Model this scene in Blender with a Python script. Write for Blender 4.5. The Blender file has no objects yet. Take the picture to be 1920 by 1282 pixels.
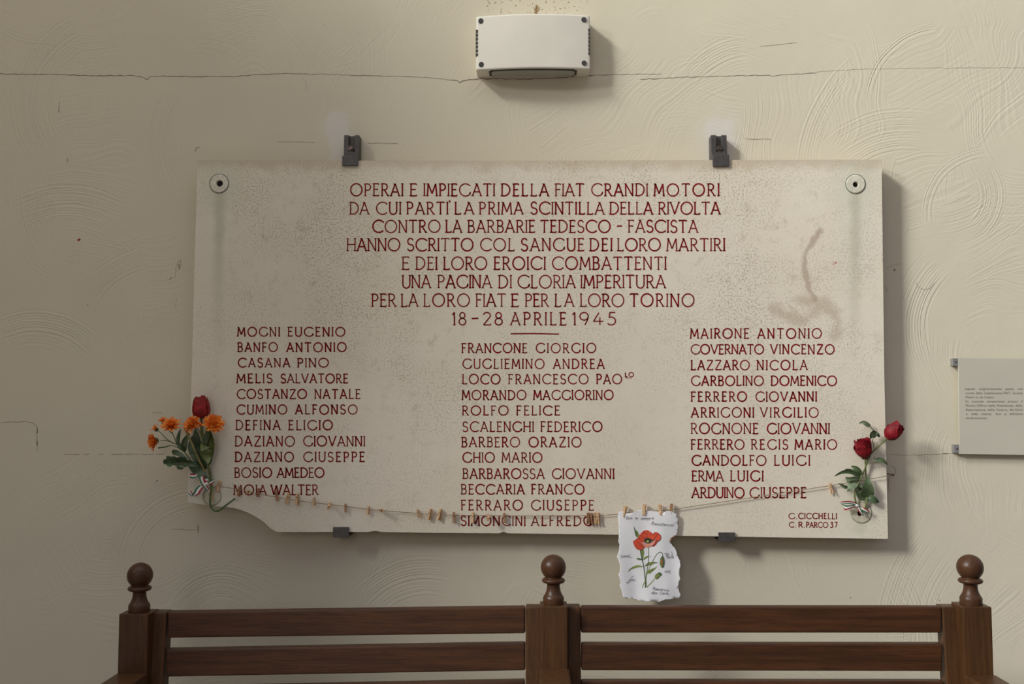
import bpy, bmesh, math, random
from mathutils import Vector, Matrix
R = math.radians
random.seed(7)

# ------------------------------------------------------------------ camera, light, exposure
sc = bpy.context.scene
COL = sc.collection
F_PX = 35.0 / 36.0 * 1920
CAM = Vector((0.0, -2.35, 1.36))
CAM_ROT = Matrix.Rotation(R(1.5), 3, 'Z') @ Matrix.Rotation(R(90 + 3.7), 3, 'X')
cam_data = bpy.data.cameras.new('camera')
cam_data.lens = 35; cam_data.sensor_width = 36; cam_data.sensor_fit = 'HORIZONTAL'
cam = bpy.data.objects.new('camera', cam_data)
COL.objects.link(cam)
cam.matrix_world = Matrix.Translation(CAM) @ CAM_ROT.to_4x4()
sc.camera = cam

world = bpy.data.worlds.new('world'); sc.world = world
world.use_nodes = True
wn = world.node_tree; wn.nodes.clear()
w_out = wn.nodes.new('ShaderNodeOutputWorld'); w_bg = wn.nodes.new('ShaderNodeBackground')
w_tc = wn.nodes.new('ShaderNodeTexCoord'); w_sep = wn.nodes.new('ShaderNodeSeparateXYZ')
w_ramp = wn.nodes.new('ShaderNodeValToRGB')
w_map = wn.nodes.new('ShaderNodeMapRange'); w_map.inputs[1].default_value = -1; w_map.inputs[2].default_value = 1
wn.links.new(w_tc.outputs['Generated'], w_sep.inputs[0]); wn.links.new(w_sep.outputs['Z'], w_map.inputs[0])
wn.links.new(w_map.outputs[0], w_ramp.inputs[0]); wn.links.new(w_ramp.outputs[0], w_bg.inputs[0])
wn.links.new(w_bg.outputs[0], w_out.inputs[0])
e = w_ramp.color_ramp.elements
e[0].position = 0.0; e[0].color = (0.03, 0.025, 0.02, 1)
e[1].position = 1.0; e[1].color = (1.02, 1.14, 1.58, 1)
m_ = w_ramp.color_ramp.elements.new(0.5); m_.color = (0.30, 0.22, 0.16, 1)
w_bg.inputs[1].default_value = 0.46

def area_light(name, loc, target, sx, sy, power, color):
    d = bpy.data.lights.new(name, 'AREA'); d.shape = 'RECTANGLE'; d.size = sx; d.size_y = sy
    d.energy = power; d.color = color
    o = bpy.data.objects.new(name, d); COL.objects.link(o)
    o.location = loc
    o.rotation_euler = (Vector(target) - Vector(loc)).to_track_quat('-Z', 'Y').to_euler()
    return o
# daylight slanting in from far left through the tall opening of the added side wall, and a doorway behind the camera
area_light('daylight_from_the_yard', (-8.0, -5.6, 7.2), (0.3, 0.0, 1.5), 2.8, 4.2, 3150, (1.0, 1.012, 0.99))
area_light('overhead_fill', (-0.7, -1.4, 3.7), (-0.7, -1.4001, 0.0), 3.4, 1.6, 14, (1.0, 0.94, 0.62))  # added overhead fill, brightens the wall towards the top
area_light('doorway_light', (-0.9, -4.6, 2.1), (-0.4, 0, 1.4), 0.75, 1.6, 10, (1.0, 0.96, 0.92))

sc.view_settings.view_transform = 'Standard'
sc.view_settings.look = 'None'
sc.view_settings.gamma = 1.0
sc.view_settings.use_curve_mapping = False
sc.view_settings.exposure = 0.0

# ------------------------------------------------------------------ helpers
def P(px, py, Y):
    """point of the photograph -> world point on the vertical plane y = Y"""
    d = CAM_ROT @ Vector(((px - 960) / F_PX, (641 - py) / F_PX, -1.0))
    t = (Y - CAM.y) / d.y
    return CAM + d * t
WALL, STONE = 0.0, -0.050          # wall surface, front face of the slab
MM = lambda Y: (Y - CAM.y) / F_PX  # metres per photo pixel at depth Y (approx.)

def link(o, parent=None):
    COL.objects.link(o)
    if parent is not None:
        o.parent = parent
        o.matrix_parent_inverse = Matrix.Translation(-parent_loc(parent))
    return o
def parent_loc(p):
    v = Vector(p.location)
    return v
def mesh_obj(name, bm, mats, parent=None, smooth=False):
    me = bpy.data.meshes.new(name)
    bm.normal_update()
    bm.to_mesh(me); bm.free()
    for m in (mats if isinstance(mats, (list, tuple)) else [mats]): me.materials.append(m)
    if smooth:
        for p in me.polygons: p.use_smooth = True
    if smooth: me.set_sharp_from_angle(angle=R(42))
    o = bpy.data.objects.new(name, me)
    return link(o, parent)
def thing(name, label, cat, loc=(0, 0, 0), group=None):
    o = bpy.data.objects.new(name, None); COL.objects.link(o)
    o.location = loc; o.empty_display_size = 0.02
    tag(o, label, cat, group); return o
def tag(o, label, cat, group=None):
    o['label'] = label; o['category'] = cat
    if group: o['group'] = group
    return o
def bm_new(): return bmesh.new()
def box(bm, lo, hi, bev=0.0, mat=0):
    (x0, y0, z0), (x1, y1, z1) = lo, hi
    vs = [bm.verts.new(c) for c in ((x0,y0,z0),(x1,y0,z0),(x1,y1,z0),(x0,y1,z0),(x0,y0,z1),(x1,y0,z1),(x1,y1,z1),(x0,y1,z1))]
    fs = [bm.faces.new([vs[i] for i in f]) for f in ((3,2,1,0),(4,5,6,7),(0,1,5,4),(1,2,6,5),(2,3,7,6),(3,0,4,7))]
    for f in fs: f.material_index = mat
    if bev > 0:
        es = list({e for f in fs for e in f.edges})
        bmesh.ops.bevel(bm, geom=es, offset=bev, segments=2, affect='EDGES', profile=0.6)
    return vs
def hexa(bm, q0, q1, bev=0.0):
    """box between two quads of four points (same order)"""
    vs = [bm.verts.new(c) for c in list(q0) + list(q1)]
    fs = [bm.faces.new([vs[i] for i in f]) for f in ((3,2,1,0),(4,5,6,7),(0,1,5,4),(1,2,6,5),(2,3,7,6),(3,0,4,7))]
    if bev > 0:
        es = list({e for f in fs for e in f.edges})
        bmesh.ops.bevel(bm, geom=es, offset=bev, segments=3, affect='EDGES', profile=0.6)
    bmesh.ops.recalc_face_normals(bm, faces=bm.faces)
def lathe(bm, c, prof, axis=(0, 0, 1), seg=28):
    w = Vector(axis).normalized()
    u = w.orthogonal().normalized(); v = w.cross(u)
    rings = []
    for r, h in prof:
        if r < 1e-6: rings.append([bm.verts.new(Vector(c) + w * h)])
        else: rings.append([bm.verts.new(Vector(c) + w * h + (u * math.cos(a) + v * math.sin(a)) * r) for a in [2 * math.pi * i / seg for i in range(seg)]])
    for a, b in zip(rings, rings[1:]):
        for i in range(seg):
            j = (i + 1) % seg
            if len(a) == 1 and len(b) == 1: continue
            if len(a) == 1: bm.faces.new((a[0], b[j], b[i]))
            elif len(b) == 1: bm.faces.new((a[i], a[j], b[0]))
            else: bm.faces.new((a[i], a[j], b[j], b[i]))
    bmesh.ops.recalc_face_normals(bm, faces=bm.faces)
def smooth_path(pts, n=6):
    pts = [Vector(p) for p in pts]
    if len(pts) < 3: return [pts[0].lerp(pts[-1], i / n) for i in range(n + 1)]
    out = []
    for i in range(len(pts) - 1):
        p0 = pts[max(i - 1, 0)]; p1 = pts[i]; p2 = pts[i + 1]; p3 = pts[min(i + 2, len(pts) - 1)]
        for k in range(n):
            t = k / n
            out.append(0.5 * ((2 * p1) + (p2 - p0) * t + (2 * p0 - 5 * p1 + 4 * p2 - p3) * t * t + (3 * p1 - p0 - 3 * p2 + p3) * t ** 3))
    out.append(pts[-1]); return out
def tube(bm, pts, rad, seg=8, mat=0):
    pts = [Vector(p) for p in pts]; n = len(pts)
    rr = rad if isinstance(rad, (list, tuple)) else [rad, rad]
    prev = None; rings = []
    for i, p in enumerate(pts):
        t = (pts[min(i + 1, n - 1)] - pts[max(i - 1, 0)]).normalized()
        if prev is None: u = t.orthogonal().normalized()
        else:
            u = prev - t * prev.dot(t)
            u = u.normalized() if u.length > 1e-6 else t.orthogonal().normalized()
        prev = u; v = t.cross(u)
        f = i / max(n - 1, 1) * (len(rr) - 1); k = min(int(f), len(rr) - 2); r = rr[k] + (rr[k + 1] - rr[k]) * (f - k)
        rings.append([bm.verts.new(p + (u * math.cos(a) + v * math.sin(a)) * r) for a in [2 * math.pi * j / seg for j in range(seg)]])
    for a, b in zip(rings, rings[1:]):
        for i in range(seg):
            f = bm.faces.new((a[i], a[(i + 1) % seg], b[(i + 1) % seg], b[i])); f.material_index = mat
    for rg in (rings[0][::-1], rings[-1]):
        f = bm.faces.new(rg); f.material_index = mat
def pxtube(bm, pts, rad, seg=8, n=6):
    tube(bm, smooth_path([P(*p) for p in pts], n), rad, seg)
def stroke(bm, pts, w, fmap, closed=False, mat=0):
    """flat painted stroke along 2-D points; fmap maps a 2-D point to the surface; w = width or list of widths"""
    n = len(pts); pts = [Vector((p[0], p[1])) for p in pts]
    L = []; Rr = []
    for i in range(n):
        a = pts[(i - 1) % n] if (closed or i > 0) else pts[0]
        b = pts[(i + 1) % n] if (closed or i < n - 1) else pts[-1]
        d1 = pts[i] - a; d2 = b - pts[i]
        d1 = d1.normalized() if d1.length > 1e-9 else d2.normalized()
        d2 = d2.normalized() if d2.length > 1e-9 else d1
        t = d1 + d2; t = t.normalized() if t.length > 1e-6 else d1
        nn = Vector((-t.y, t.x))
        k = min(1 / max(0.45, nn.dot(Vector((-d1.y, d1.x)))), 2.0)
        ww = (w[i] if isinstance(w, (list, tuple)) else w) * 0.5 * k
        L.append(bm.verts.new(fmap(*(pts[i] + nn * ww)))); Rr.append(bm.verts.new(fmap(*(pts[i] - nn * ww))))
    for i in range(n if closed else n - 1):
        j = (i + 1) % n
        f = bm.faces.new((L[i], L[j], Rr[j], Rr[i])); f.material_index = mat
def fill(bm, loops, fmap, step=8.0, mat=0):
    """fill 2-D outline(s) with a cut-up face sheet, mapped to the surface by fmap"""
    t = bmesh.new(); es = []
    for lp in loops:
        vs = [t.verts.new((x, y, 0)) for x, y in lp]
        es += [t.edges.new((vs[i], vs[(i + 1) % len(vs)])) for i in range(len(vs))]
    bmesh.ops.triangle_fill(t, use_beauty=True, use_dissolve=False, edges=es)
    xs = [v.co.x for v in t.verts]; ys = [v.co.y for v in t.verts]
    if step:
        for ax, lo, hi in ((0, min(xs), max(xs)), (1, min(ys), max(ys))):
            k = math.floor(lo / step) + 1
            while k * step < hi:
                co = [0, 0, 0]; co[ax] = k * step; no = [0, 0, 0]; no[ax] = 1
                bmesh.ops.bisect_plane(t, geom=t.verts[:] + t.edges[:] + t.faces[:], plane_co=co, plane_no=no)
                k += 1
    t.verts.index_update()
    nv = [bm.verts.new(fmap(v.co.x, v.co.y)) for v in t.verts]
    for f in t.faces:
        g = bm.faces.new([nv[v.index] for v in f.verts]); g.material_index = mat
        g.normal_update()
        if g.normal.y > 0: g.normal_flip()
    t.free()
def surf(Y): return lambda x, y: P(x, y, Y)

# ------------------------------------------------------------------ materials
class NT:
    def __init__(s, name):
        s.m = bpy.data.materials.new(name); s.m.use_nodes = True
        s.t = s.m.node_tree; s.n = s.t.nodes; s.b = s.n['Principled BSDF']
    def add(s, typ, **kw):
        n = s.n.new(typ)
        for k, v in kw.items(): setattr(n, k, v)
        return n
    def put(s, sock, v):
        if isinstance(v, bpy.types.NodeSocket): s.t.links.new(v, sock)
        elif v is not None: sock.default_value = v
    def math(s, op, a, b=None, c=None, clamp=False):
        n = s.add('ShaderNodeMath', operation=op); n.use_clamp = clamp
        s.put(n.inputs[0], a); s.put(n.inputs[1], b)
        if c is not None: s.put(n.inputs[2], c)
        return n.outputs[0]
    def vec(s, op, a, b=None):
        n = s.add('ShaderNodeVectorMath', operation=op)
        s.put(n.inputs[0], a)
        if b is not None: s.put(n.inputs[1], b)
        return n.outputs['Value'] if op in ('LENGTH', 'DOT_PRODUCT', 'DISTANCE') else n.outputs[0]
    def ss(s, v, lo, hi, a=0.0, b=1.0):
        n = s.add('ShaderNodeMapRange', interpolation_type='SMOOTHSTEP')
        s.put(n.inputs[0], v); n.inputs[1].default_value = lo; n.inputs[2].default_value = hi
        n.inputs[3].default_value = a; n.inputs[4].default_value = b
        return n.outputs[0]
    def noise(s, vec, scale, detail=3, rough=0.55, dim='3D', w=None):
        n = s.add('ShaderNodeTexNoise', noise_dimensions=dim)
        if vec is not None: s.put(n.inputs['Vector'], vec)
        if w is not None: s.put(n.inputs['W'], w)
        n.inputs['Scale'].default_value = scale; n.inputs['Detail'].default_value = detail; n.inputs['Roughness'].default_value = rough
        return n.outputs[0]
    def mix(s, f, a, b):
        n = s.add('ShaderNodeMix', data_type='RGBA')
        s.put(n.inputs[0], f)
        for k, v in ((6, a), (7, b)):
            s.put(n.inputs[k], v if isinstance(v, bpy.types.NodeSocket) else (*v, 1))
        return n.outputs[2]
    def pos(s): return s.add('ShaderNodeTexCoord').outputs['Object']
    def bump(s, h, dist, strength=1.0):
        n = s.add('ShaderNodeBump'); s.put(n.inputs['Height'], h)
        n.inputs['Distance'].default_value = dist; n.inputs['Strength'].default_value = strength
        s.t.links.new(n.outputs[0], s.b.inputs['Normal'])
    def seg(s, pos, a, b):
        n = s.add('ShaderNodeGroup'); n.node_tree = SEG
        s.put(n.inputs[0], pos); n.inputs[1].default_value = a; n.inputs[2].default_value = b
        return n.outputs[0]
    def set(s, color=None, rough=0.6, metal=0.0, spec=0.5):
        if color is not None: s.put(s.b.inputs['Base Color'], color if isinstance(color, bpy.types.NodeSocket) else (*color, 1))
        s.put(s.b.inputs['Roughness'], rough); s.b.inputs['Metallic'].default_value = metal
        s.b.inputs['Specular IOR Level'].default_value = spec
        return s.m

def make_seg_group():
    g = bpy.data.node_groups.new('segment_distance', 'ShaderNodeTree')
    for nm in ('P', 'A', 'B'): g.interface.new_socket(nm, in_out='INPUT', socket_type='NodeSocketVector')
    g.interface.new_socket('D', in_out='OUTPUT', socket_type='NodeSocketFloat')
    i = g.nodes.new('NodeGroupInput'); o = g.nodes.new('NodeGroupOutput')
    def vm(op, a, b=None):
        n = g.nodes.new('ShaderNodeVectorMath'); n.operation = op
        g.links.new(a, n.inputs[0])
        if b is not None: g.links.new(b, n.inputs[1])
        return n
    pa = vm('SUBTRACT', i.outputs[0], i.outputs[1]).outputs[0]; ba = vm('SUBTRACT', i.outputs[2], i.outputs[1]).outputs[0]
    d1 = vm('DOT_PRODUCT', pa, ba).outputs['Value']; d2 = vm('DOT_PRODUCT', ba, ba).outputs['Value']
    dv = g.nodes.new('ShaderNodeMath'); dv.operation = 'DIVIDE'; dv.use_clamp = True
    g.links.new(d1, dv.inputs[0]); g.links.new(d2, dv.inputs[1])
    scl = vm('SCALE', ba); g.links.new(dv.outputs[0], scl.inputs['Scale'])
    df = vm('SUBTRACT', pa, scl.outputs[0]).outputs[0]
    ln = vm('LENGTH', df).outputs['Value']; g.links.new(ln, o.inputs[0])
    return g
SEG = make_seg_group()

def make_arc_group():
    """comb marks of one trowel stroke: concentric ridges around a centre, limited in radius and angle"""
    g = bpy.data.node_groups.new('trowel_stroke', 'ShaderNodeTree')
    for nm, ty in (('P', 'Vector'), ('Centre', 'Vector'), ('R', 'Float'), ('Half', 'Float'), ('Dir', 'Vector'), ('CosHalf', 'Float'), ('Warp', 'Float')):
        g.interface.new_socket(nm, in_out='INPUT', socket_type='NodeSocket' + ty)
    g.interface.new_socket('H', in_out='OUTPUT', socket_type='NodeSocketFloat')
    i = g.nodes.new('NodeGroupInput'); o = g.nodes.new('NodeGroupOutput')
    def nd(t, op, *ins):
        n = g.nodes.new(t); n.operation = op
        for k, v in enumerate(ins):
            if isinstance(v, bpy.types.NodeSocket): g.links.new(v, n.inputs[k])
            else: n.inputs[k].default_value = v
        return n
    V, M = 'ShaderNodeVectorMath', 'ShaderNodeMath'
    rel = nd(V, 'SUBTRACT', i.outputs[0], i.outputs[1]).outputs[0]
    rel = nd(V, 'MULTIPLY', rel, (1, 0, 1)).outputs[0]
    d = nd(V, 'LENGTH', rel).outputs['Value']
    d = nd(M, 'ADD', d, i.outputs[6]).outputs[0]
    nrm = nd(V, 'NORMALIZE', rel).outputs[0]
    ca = nd(V, 'DOT_PRODUCT', nrm, i.outputs[4]).outputs['Value']
    am = nd(M, 'SUBTRACT', ca, i.outputs[5]).outputs[0]
    am = nd(M, 'MULTIPLY', am, 5.0); am.use_clamp = True
    rd = nd(M, 'SUBTRACT', d, i.outputs[2]).outputs[0]; rd = nd(M, 'ABSOLUTE', rd).outputs[0]
    rm = nd(M, 'SUBTRACT', i.outputs[3], rd).outputs[0]; rm = nd(M, 'MULTIPLY', rm, 70.0); rm.use_clamp = True
    nz = g.nodes.new('ShaderNodeTexNoise'); nz.noise_dimensions = '1D'
    nz.inputs['Scale'].default_value = 190; nz.inputs['Detail'].default_value = 2.0
    g.links.new(d, nz.inputs['W'])
    h = nd(M, 'SUBTRACT', nz.outputs[0], 0.5).outputs[0]
    h = nd(M, 'MULTIPLY', h, am.outputs[0]).outputs[0]; h = nd(M, 'MULTIPLY', h, rm.outputs[0]).outputs[0]
    g.links.new(h, o.inputs[0])
    return g
ARC = make_arc_group()

ARCS = [ # photo centre, mean radius, half band, direction (deg, y up), half angle
 ((200,190),150,48,165,58), ((330,330),285,55,190,32), ((480,260),190,30,180,40), ((120,560),190,40,95,40), ((300,640),170,40,130,35),
 ((620,420),255,22,150,25), ((1860,405),122,16,140,52), ((1775,365),85,28,0,55), ((1775,200),150,14,135,45), ((1800,330),290,34,155,28),
 ((1700,420),180,50,105,32), ((370,1065),135,42,140,50), ((210,1090),225,48,150,30), ((415,1190),100,40,105,50), ((60,760),150,40,80,45),
 ((1960,1200),250,60,160,28), ((1500,1200),210,40,20,30), ((800,1230),150,45,110,40), ((1880,620),170,40,170,40), ((1180,1230),180,50,160,25),
 ((1420,240),160,40,120,30), ((760,200),170,45,160,30), ((520,120),180,40,20,35), ((1200,420),260,30,90,20)]

def wall_material():
    s = NT('trowelled_plaster'); p = s.pos()
    flat = s.vec('MULTIPLY', p, (1, 0, 1))
    warp = s.noise(flat, 5.0, 2); warpv = s.math('MULTIPLY_ADD', warp, 0.012, -0.006)
    h = None
    for (c, r, hb, dr, ha) in ARCS:
        n = s.add('ShaderNodeGroup'); n.node_tree = ARC
        s.put(n.inputs[0], p); n.inputs[1].default_value = P(c[0], c[1], 0)
        n.inputs[2].default_value = r * 0.00126; n.inputs[3].default_value = hb * 0.00126
        n.inputs[4].default_value = (math.cos(R(dr)), 0, math.sin(R(dr))); n.inputs[5].default_value = math.cos(R(ha)); s.put(n.inputs[6], warpv)
        h = n.outputs[0] if h is None else s.math('ADD', h, n.outputs[0])
    # overlapping small sweeps everywhere
    for (scl, off, seed) in ((1.9, 0.5, 0.0), (2.9, 0.33, 9.3)):
        wv = s.add('ShaderNodeTexNoise'); wv.inputs['Scale'].default_value = 2.2; wv.inputs['Detail'].default_value = 2
        s.put(wv.inputs['Vector'], flat)
        wp = s.vec('MULTIPLY', s.vec('SUBTRACT', wv.outputs['Color'], (0.5, 0.5, 0.5)), (0.35, 0, 0.35))
        q = s.vec('ADD', s.vec('ADD', flat, wp), (seed, 0, seed * 0.7))
        vo = s.add('ShaderNodeTexVoronoi', feature='F1'); vo.inputs['Scale'].default_value = scl
        s.put(vo.inputs['Vector'], q)
        rnd = s.vec('MULTIPLY', s.vec('SUBTRACT', vo.outputs['Color'], (0.5, 0.5, 0.5)), (off * 2, 0, off * 2))
        cen = s.vec('ADD', vo.outputs['Position'], rnd)
        d = s.vec('LENGTH', s.vec('MULTIPLY', s.vec('SUBTRACT', q, cen), (1, 0, 1)))
        nz = s.noise(None, 150, 2, 0.5, '1D', s.math('ADD', d, warpv))
        msk = s.ss(s.noise(s.vec('ADD', flat, (seed, 3, 1)), 4.5, 2), 0.46, 0.62)
        h = s.math('ADD', h, s.math('MULTIPLY', s.math('SUBTRACT', nz, 0.5), s.math('MULTIPLY', msk, 0.45)))
    fine = s.noise(flat, 260, 3); broad = s.noise(flat, 9, 3)
    h2 = s.math('ADD', h, s.math('MULTIPLY', fine, 0.10)); h2 = s.math('ADD', h2, s.math('MULTIPLY', broad, 1.2))
    base = s.mix(s.ss(s.noise(flat, 2.3, 4), 0.35, 0.7), (0.655, 0.595, 0.455), (0.63, 0.57, 0.44))
    # pale filler daubed round the upper brackets
    edge = s.math('MULTIPLY', s.math('SUBTRACT', s.noise(flat, 22, 4), 0.5), 0.05)
    for a, b, r in (((630,232),(640,285),0.037), ((1350,246),(1352,285),0.045)):
        d = s.math('ADD', s.seg(flat, tuple(P(*a, 0)), tuple(P(*b, 0))), edge)
        base = s.mix(s.math('MULTIPLY', s.ss(d, r, r * 0.5), 0.72), base, (0.70, 0.655, 0.60))
        base = s.mix(s.math('MULTIPLY', s.ss(d, r * 1.7, r * 0.9), 0.22), base, (0.68, 0.63, 0.57))
    # brown droppings above the lamp, sparse pock marks elsewhere
    d = s.seg(flat, tuple(P(925,12,0)), tuple(P(1085,10,0)))
    near = s.ss(d, 0.040, 0.004)
    sp = s.ss(s.noise(flat, 130, 2), 0.605, 0.65)
    base = s.mix(s.math('MULTIPLY', s.math('MULTIPLY', sp, near), 0.8), base, (0.22, 0.14, 0.075))
    blob = s.math('ADD', s.seg(flat, tuple(P(1007,14,0)), tuple(P(1005,22,0))), s.math('MULTIPLY', s.math('SUBTRACT', s.noise(flat, 130, 3, 0.7), 0.5), 0.030))
    base = s.mix(s.ss(blob, 0.0085, 0.001), base, (0.25, 0.15, 0.06))
    vo = s.add('ShaderNodeTexVoronoi', feature='F1'); vo.inputs['Scale'].default_value = 16; s.put(vo.inputs['Vector'], flat)
    sel = s.ss(s.noise(flat, 6.0, 1), 0.55, 0.6)
    spot = s.math('MULTIPLY', s.ss(vo.outputs['Distance'], 0.045, 0.02), sel)
    base = s.mix(s.math('MULTIPLY', spot, 0.6), base, (0.22, 0.17, 0.12))
    rd = s.seg(flat, tuple(P(147,450,0)), tuple(P(149,449,0)))
    base = s.mix(s.ss(rd, 0.004, 0.0015), base, (0.30, 0.03, 0.02))
    s.bump(h2, 0.0016)
    return s.set(base, 0.75, spec=0.25)

def stone_material():
    s = NT('weathered_marble'); p = s.pos(); f = s.vec('MULTIPLY', p, (1, 0, 1))
    base = s.mix(s.ss(s.noise(f, 3.5, 5), 0.3, 0.7), (0.745, 0.665, 0.525), (0.785, 0.715, 0.585))
    # grey-brown grain of dirt, thicker in patches
    cov = s.ss(s.noise(f, 5.5, 4), 0.36, 0.62)
    zone = s.math('ADD', s.ss(s.seg(f, tuple(P(1150,330,0)), tuple(P(1480,560,0))), 0.42, 0.05), s.ss(s.seg(f, tuple(P(560,420,0)), tuple(P(800,640,0))), 0.30, 0.05))
    zone = s.math('MULTIPLY_ADD', zone, 0.65, 0.50)
    gr = s.ss(s.noise(f, 240, 3, 0.7), 0.47, 0.68)
    dirt = s.math('MULTIPLY', s.math('MULTIPLY', gr, cov), zone, clamp=True)
    base = s.mix(s.math('MULTIPLY', dirt, 0.80), base, (0.37, 0.30, 0.215))
    gr2 = s.ss(s.noise(f, 30, 6, 0.75), 0.50, 0.72)
    base = s.mix(s.math('MULTIPLY', s.math('MULTIPLY', gr2, zone), 0.46), base, (0.45, 0.37, 0.26))
    # dark rim along the top edge
    tp = s.math('ADD', s.seg(f, tuple(P(372,301,STONE)), tuple(P(1652,300,STONE))), s.math('MULTIPLY', s.math('SUBTRACT', s.noise(f, 30, 4), 0.5), 0.06))
    base = s.mix(s.math('MULTIPLY', s.ss(tp, 0.034, 0.0), 0.45), base, (0.42, 0.31, 0.18))
    # brown vein with a patch, upper right
    wob = s.math('MULTIPLY', s.math('SUBTRACT', s.noise(f, 28, 3), 0.5), 0.022)
    ch = [(1538,432),(1527,448),(1510,475),(1509,505),(1516,540),(1528,560)]
    dm = None
    for a, b in zip(ch, ch[1:]):
        d = s.seg(f, tuple(P(*a, STONE) * 1), tuple(P(*b, STONE))); dm = d if dm is None else s.math('MINIMUM', dm, d)
    dm = s.math('ADD', dm, wob)
    base = s.mix(s.math('MULTIPLY', s.ss(dm, 0.011, 0.002), 0.66), base, (0.40, 0.30, 0.205))
    d2 = None
    for a, b in (((1495,560),(1545,570)), ((1545,565),(1572,600)), ((1572,600),(1568,630)), ((1500,600),(1450,580)), ((1540,572),(1505,605))):
        d = s.seg(f, tuple(P(*a, STONE)), tuple(P(*b, STONE))); d2 = d if d2 is None else s.math('MINIMUM', d2, d)
    d2 = s.math('ADD', d2, s.math('MULTIPLY', wob, 1.8))
    base = s.mix(s.math('MULTIPLY', s.ss(d2, 0.022, 0.0), 0.46), base, (0.42, 0.32, 0.21))
    # verdigris round the bolt caps and run-down streaks
    for (cx, cy), ln, st in (((411,344), 330, 0.75), ((1604,345), 330, 0.75), ((1615,961), 30, 0.3), ((392,925), 20, 0.5)):
        c = P(cx, cy, STONE)
        d = s.math('ADD', s.vec('LENGTH', s.vec('SUBTRACT', f, (c.x, 0, c.z))), s.math('MULTIPLY', wob, 1.5))
        base = s.mix(s.math('MULTIPLY', s.ss(d, 0.085, 0.02), 0.50 * st), base, (0.56, 0.585, 0.44))
        a = P(cx, cy + 22, STONE); b = P(cx - 2, cy + ln, STONE)
        d = s.math('ADD', s.seg(f, (a.x, 0, a.z), (b.x, 0, b.z)), s.math('MULTIPLY', wob, 0.9))
        zc = s.add('ShaderNodeSeparateXYZ'); s.put(zc.inputs[0], f)
        fade = s.ss(zc.outputs['Z'], b.z - 0.05, a.z)
        k = s.math('MULTIPLY', s.ss(d, 0.022, 0.0), s.math('MULTIPLY', fade, 0.9 * st))
        base = s.mix(k, base, (0.41, 0.38, 0.245))
        k = s.math('MULTIPLY', s.ss(d, 0.060, 0.01), s.math('MULTIPLY', fade, 0.40 * st))
        base = s.mix(k, base, (0.66, 0.66, 0.545))
    rd = s.seg(f, tuple(P(1563,496,STONE)), tuple(P(1567,492,STONE)))
    base = s.mix(s.ss(s.math('ADD', rd, wob), 0.004, 0.001), base, (0.48, 0.10, 0.09))
    hgt = s.math('SUBTRACT', s.math('MULTIPLY', s.noise(f, 60, 4), 0.4), s.math('MULTIPLY', gr, 0.35))
    s.bump(hgt, 0.0006)
    return s.set(base, 0.62, spec=0.35)

# the segment group receives points with y = 0: flatten P() results
def flat_tuple(v): return (v[0], 0.0, v[2])
_old_seg = NT.seg
NT.seg = lambda s, pos, a, b: _old_seg(s, pos, flat_tuple(a), flat_tuple(b))

def simple(name, color, rough=0.6, metal=0.0, spec=0.5, var=0.0, scale=40, bump=0.0):
    s = NT(name)
    c = color
    if var or bump:
        n = s.noise(s.pos(), scale, 4)
        if var: c = s.mix(s.ss(n, 0.3, 0.7), tuple(x * (1 - var) for x in color), tuple(min(1, x * (1 + var)) for x in color))
        if bump: s.bump(n, bump)
    return s.set(c, rough, metal, spec)
def wood_material(name, c0, c1, c2, axis, rough=0.38):
    s = NT(name); p = s.pos()
    st = {'x': (5, 90, 90), 'z': (90, 90, 5)}[axis]
    q = s.vec('MULTIPLY', p, st)
    n1 = s.noise(q, 1.0, 5, 0.65); n2 = s.noise(s.vec('MULTIPLY', p, tuple(v * 5 for v in st)), 1.0, 3, 0.6)
    c = s.mix(s.ss(n1, 0.3, 0.7), c0, c1)
    c = s.mix(s.math('MULTIPLY', s.ss(n2, 0.52, 0.7), 0.55), c, c2)
    s.bump(n2, 0.0004)
    return s.set(c, rough, spec=0.28)

M = {}
M['plaster'] = wall_material()
M['stone'] = stone_material()
M['stone_cap'] = simple('cap_stone', (0.66, 0.62, 0.50), 0.55, var=0.12, scale=60)
M['aged_cap'] = simple('aged_cap_stone', (0.56, 0.52, 0.385), 0.6, var=0.15, scale=70)
M['verdigris'] = simple('verdigris_rim', (0.10, 0.115, 0.075), 0.8, var=0.4, scale=120)
M['dull_rim'] = simple('dull_cap_rim', (0.30, 0.28, 0.18), 0.8, var=0.3, scale=120)
M['red_paint'] = simple('red_letter_paint', (0.205, 0.0095, 0.0100), 0.8, spec=0.08, var=0.3, scale=60)
M['black_hole'] = simple('dark_bore', (0.012, 0.011, 0.010), 0.9)
M['steel'] = simple('painted_grey_steel', (0.085, 0.078, 0.074), 0.45, 0.35, var=0.15, scale=90)
M['bolt'] = simple('worn_bolt', (0.16, 0.12, 0.10), 0.35, 0.8, var=0.5, scale=220)
M['lamp_white'] = simple('lamp_enamel', (0.76, 0.715, 0.615), 0.38, var=0.03, scale=12)
M['gasket'] = simple('dark_gasket', (0.035, 0.033, 0.030), 0.6)
M['lamp_slot'] = simple('vent_shadow', (0.055, 0.05, 0.042), 0.8)
M['panel'] = simple('grey_panel', (0.525, 0.495, 0.40), 0.35, var=0.02, scale=10)
M['panel_clip'] = simple('clip_grey', (0.27, 0.27, 0.265), 0.4, 0.3)
M['print'] = simple('grey_print', (0.17, 0.16, 0.13), 0.7)
M['crack'] = simple('crack_shadow', (0.16, 0.125, 0.09), 0.95)
M['crack_soft'] = simple('hairline', (0.36, 0.30, 0.22), 0.95)
M['wood_h'] = wood_material('brown_wood_rail', (0.037, 0.0140, 0.0058), (0.072, 0.0265, 0.0090), (0.020, 0.0088, 0.0045), 'x')
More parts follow.
